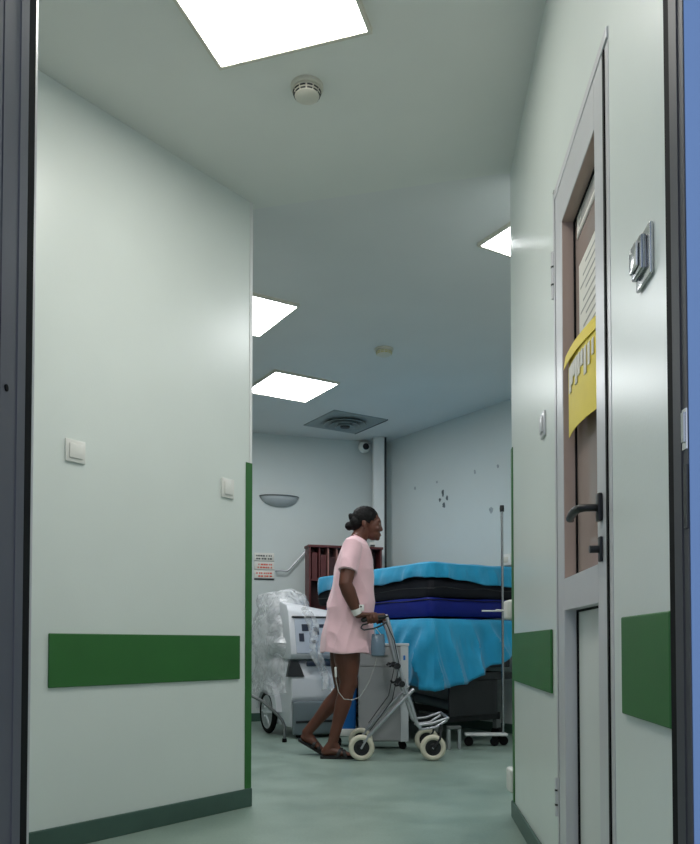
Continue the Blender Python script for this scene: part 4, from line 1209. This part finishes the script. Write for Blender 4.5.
# pink dress
def ellring(px0, px1, py0, py1, hw, Y=YB, n=64, expo=0.85):
    a, c = P(px0, py0, Y), P(px1, py1, Y)
    m_ = (a + c) / 2; h_ = (c - a) / 2
    ring = []
    for k in range(n):
        t = 2 * PI * k / n
        ca, sa = math.cos(t), math.sin(t)
        ring.append(m_ + h_ * math.copysign(abs(ca) ** expo, ca) + Vector((0, hw, 0)) * math.copysign(abs(sa) ** expo, sa))
    return ring
b = MB()
out_r = [ellring(353, 366, 536.0, 543.0, 0.072), ellring(350.5, 368, 536.5, 544.5, 0.105), ellring(346, 369.5, 539, 548, 0.150), ellring(342, 371, 545, 552, 0.172), ellring(338.5, 372.5, 555, 560, 0.178),
         ellring(335.5, 373, 566, 569, 0.172), ellring(332.5, 373.5, 580, 582, 0.168), ellring(329.5, 374, 596, 597, 0.170), ellring(327, 374, 610, 611, 0.178), ellring(324, 373.5, 624, 625, 0.188), ellring(322, 373.5, 638, 639, 0.196), ellring(321, 374, 648, 649.5, 0.204), ellring(321, 374.3, 652.5, 653.5, 0.207)]
in_r = [ellring(322.5, 372.8, 652.7, 653.7, 0.198), ellring(324, 371.5, 640, 641, 0.186), ellring(328, 370, 620, 621, 0.165), ellring(332, 369, 606, 607, 0.15)]
b.loft(out_r + in_r)
for (s_, e_, q) in ((shR, elR, -1), (shL, elL, 1)):
    top_ = s_ + Vector((0.012, -0.02 * q * -1, 0.0))
    b.tube([s_ + Vector((0.01, -0.055 * q, 0.018)), s_ + Vector((0.004, 0.0, 0.0)), s_.lerp(e_, 0.35), s_.lerp(e_, 0.66)], [(0.060, 0.066), (0.068, 0.074), (0.066, 0.073), (0.066, 0.074)], 24, round_=False)
dress = b.build('dress', M['dress'], pr)
remeshed(dress, 0.0045, 4, 0.5)
wst = P(345, 600, YB)
for v in dress.data.vertices:                     # soft folds
    c = v.co
    dz = c.z
    ax_ = P(348, 600, YB)
    a = math.atan2(c.y, c.x - ax_.x)
    low = max(0.0, min(1.0, (1.25 - dz) / 0.5))
    n1 = math.sin(a * 9 + 2.2 * noise.noise(Vector((c.x * 3, c.y * 3, c.z * 2.0))) + dz * 4)
    n2 = noise.noise(Vector((c.x * 9 + c.z * 5, c.y * 9, c.z * 4 - c.x * 6)))
    n3 = noise.noise(Vector((c.x * 5 + 3, c.y * 5, c.z * 11 + c.x * 5)))
    out = Vector((c.x - ax_.x, c.y, 0))
    if out.length > 1e-4: out.normalize()
    q = Vector((c.x * 0.80 + c.z * 0.45, c.y * 0.8, 0.25 * c.z - 0.45 * c.x))
    ridge = 0.5 - abs(noise.noise(q * 9.0)) * 2.2
    ridge2 = 0.5 - abs(noise.noise(Vector((c.x * 14 - c.z * 4, c.y * 12, c.z * 3)))) * 2.2
    mid = max(0.25, 1 - abs(c.z - 1.0) / 0.7)
    v.co += out * (0.007 * n1 * low + 0.005 * n2 + 0.014 * ridge * mid + 0.008 * ridge2 * low)
    if c.z < 0.80: v.co.z += (0.80 - c.z) / 0.12 * 0.008 * math.sin(a * 5 + 1.0)
dress.data.update()
b = MB(); rr = ellring(353, 366.3, 535.6, 542.8, 0.074, n=40); b.tube(rr, 0.0055, 8, closed=True); b.build('collar', M['dress'], dress)
# wrist dressing with tape
wd = (wrR - elR).normalized()
b = MB(); b.tube([wrR - wd * 0.055, wrR - wd * 0.04, wrR - wd * 0.012, wrR + wd * 0.0], [0.033, 0.036, 0.034, 0.030], 20); wb = b.build('wrist_dressing', M['band'], pr)
b = MB(); c = wrR - wd * 0.03 + Vector((0.022, -0.022, 0.018)); b.box(c.x - 0.02, c.x + 0.03, c.y - 0.004, c.y + 0.004, c.z - 0.02, c.z + 0.022, 0.003); b.build('tape_flap', M['band'], wb)
b = MB(); b.ell(c + Vector((0.008, -0.005, 0.008)), (0.006, 0.004, 0.006), None, 12); b.build('port', M['black'], wb)
# sandals
def sandal(heel, ball, toe, q):
    b = MB(); rings = []
    Y0 = heel.y
    for (p, w) in ((heel + (heel - ball).normalized() * 0.022, 0.020), (heel + (heel - ball).normalized() * 0.012, 0.032), (heel.lerp(ball, 0.25), 0.036), (heel.lerp(ball, 0.6), 0.038), (ball, 0.049), (ball.lerp(toe, 0.6), 0.047), (toe + (toe - ball).normalized() * 0.010, 0.036), (toe + (toe - ball).normalized() * 0.018, 0.015)):
        z = p.z
        rings.append([Vector((p.x, Y0 - w, z)), Vector((p.x, Y0 + w, z)), Vector((p.x, Y0 + w, z - 0.017)), Vector((p.x, Y0 - w, z - 0.017))])
    b.loft(rings); sd = b.build('sandal', M['sandal'], pr)
    c = heel.lerp(ball, 0.86)
    b = MB()
    for (k0, k1) in ((0.62, 0.80), (0.98, 0.88)):
        rings = []
        for i in range(11):
            a = PI * i / 10
            p = heel.lerp(ball, 0.80)
            x = heel.lerp(ball, k0 if i < 6 else k0)
            ctr = heel.lerp(ball, k0 + (k1 - k0) * math.sin(a))
            y = Y0 + 0.049 * math.cos(a)
            z = ctr.z + (0.055 if k0 < 0.9 else 0.042) * math.sin(a) ** 0.7
            rings.append([Vector((ctr.x - 0.012, y, z)), Vector((ctr.x + 0.012, y, z)), Vector((ctr.x + 0.012, y * 1.0, z + 0.004)), Vector((ctr.x - 0.012, y, z + 0.004))])
        b.loft(rings)
    b.build('strap', M['sandal'], sd)
sandal(hR, bR, tR, 1)
sandal(hL, bL, tL, -1)
